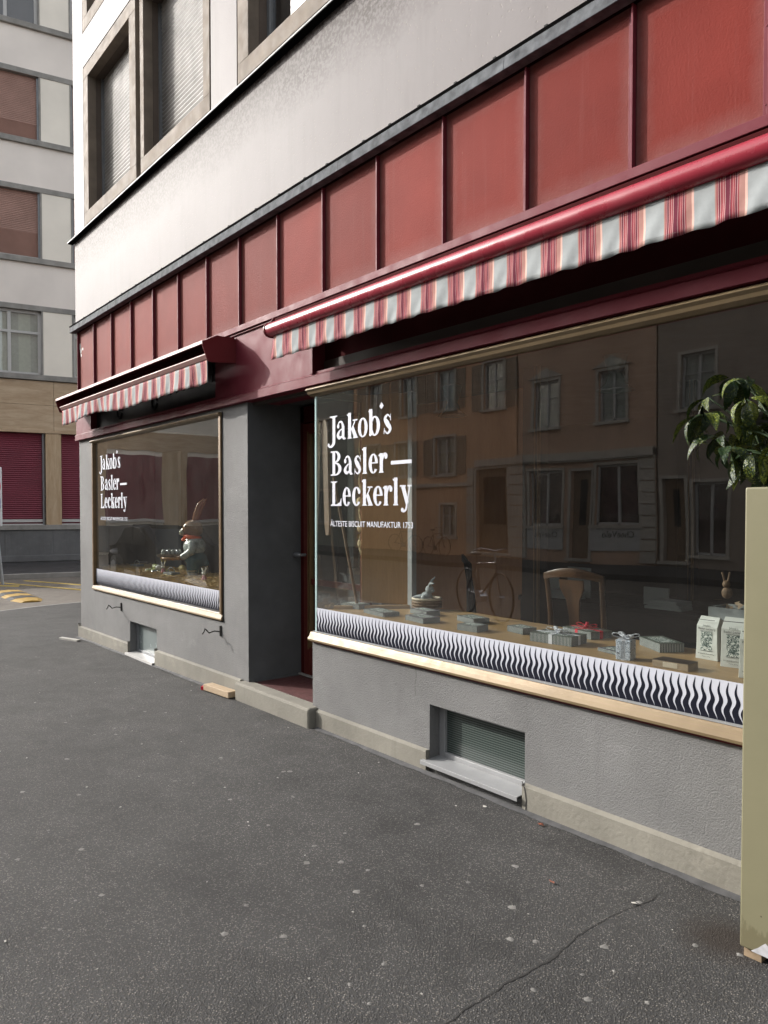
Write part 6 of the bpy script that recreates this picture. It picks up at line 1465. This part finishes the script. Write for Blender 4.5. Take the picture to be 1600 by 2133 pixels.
# asphalt seam crack
cpts = []; x, y = -1.615, -.22; cx = -1.63
while y > -1.75:
    cx += rnd.uniform(-.006, .006); cx = min(max(cx, -1.65), -1.61); cpts.append((cx, y)); y -= rnd.uniform(.008, .022)
mb = MB()
for k, (a, b2) in enumerate(zip(cpts, cpts[1:])):
    w0 = (.0011 + .0036 * abs(sin(k * .23) * sin(k * .071 + 1)) + .001 * rnd.random()) * (.5 if k < 25 else 1)
    mb.add([(a[0] - w0, a[1], .0015), (b2[0] - w0, b2[1], .0015), (b2[0] + w0, b2[1], .0015), (a[0] + w0, a[1], .0015)], [(0, 1, 2, 3)])
structure(mb.build('pavement_crack', 'crackm'))
# dark tar edge along the plinth
mb = MB()
pts = [(x * .06 - 9.88, 0) for x in range(0, 210)]
for k in range(len(pts) - 1):
    xa, xb = pts[k][0], pts[k + 1][0]
    if (-5.75 < xa < -4.45): continue
    wa, wb = [.016 + .013 * abs(sin(q * 3.1)) + .010 * abs(sin(q * 11.3)) for q in (xa, xb)]
    mb.add([(xa, -.028 - wa, gz(xa) + .002), (xb, -.028 - wb, gz(xb) + .002), (xb, -.027, gz(xb) + .012), (xa, -.027, gz(xa) + .012)], [(0, 1, 2, 3)])
M['tar_'] = plain('tar_joint', (.075, .078, .083), .75, 0, .35, 14, .5, 60)
structure(mb.build('pavement_joint', 'tar'))
# pieces that were drawn together become one object each
def split_loose(o):
    me = o.data; par = list(range(len(me.vertices)))
    def find(a):
        while par[a] != a: par[a] = par[par[a]]; a = par[a]
        return a
    for p in me.polygons:
        q = [find(i) for i in p.vertices]
        for i in q[1:]: par[i] = q[0]
    groups = {}
    for p in me.polygons: groups.setdefault(find(p.vertices[0]), []).append(p)
    if not 1 < len(groups) < 14: return
    for gi, ps in enumerate(groups.values()):
        idx = {}; vs_ = []; fs_ = []
        for p in ps:
            f = []
            for i in p.vertices:
                if i not in idx: idx[i] = len(vs_); vs_.append(me.vertices[i].co[:])
                f.append(idx[i])
            fs_.append(f)
        m2 = bpy.data.meshes.new(me.name); m2.from_pydata(vs_, [], fs_)
        for mm in me.materials: m2.materials.append(mm)
        for a, b_ in zip(m2.polygons, ps): a.use_smooth = b_.use_smooth; a.material_index = b_.material_index
        if gi == 0: first = m2
        else: c = o.copy(); c.data = m2; COL.objects.link(c)
    o.data = first
SPL = ('drip_ledge', 'guide_rail', 'side_frame', 'casement', 'arm_bracket', 'pictogram', 'blue_plate', 'brass_strip', 'door_leaf', 'transom_ornament', 'pier_trim', 'cheek', 'eye', 'paw', 'shoe', 'sock', 'trouser_cuff', 'side_window', 'paint_flake', 'fascia_upper_trim', 'rusticated', 'cornice', 'knot', 'shop_stall_panel', 'batten', 'road_marking', 'seal_strip')
for o_ in list(bpy.data.objects):
    if o_.type == 'MESH' and o_.name.split('.')[0] in SPL and not o_.children and len(o_.data.vertices) < 4000: split_loose(o_)
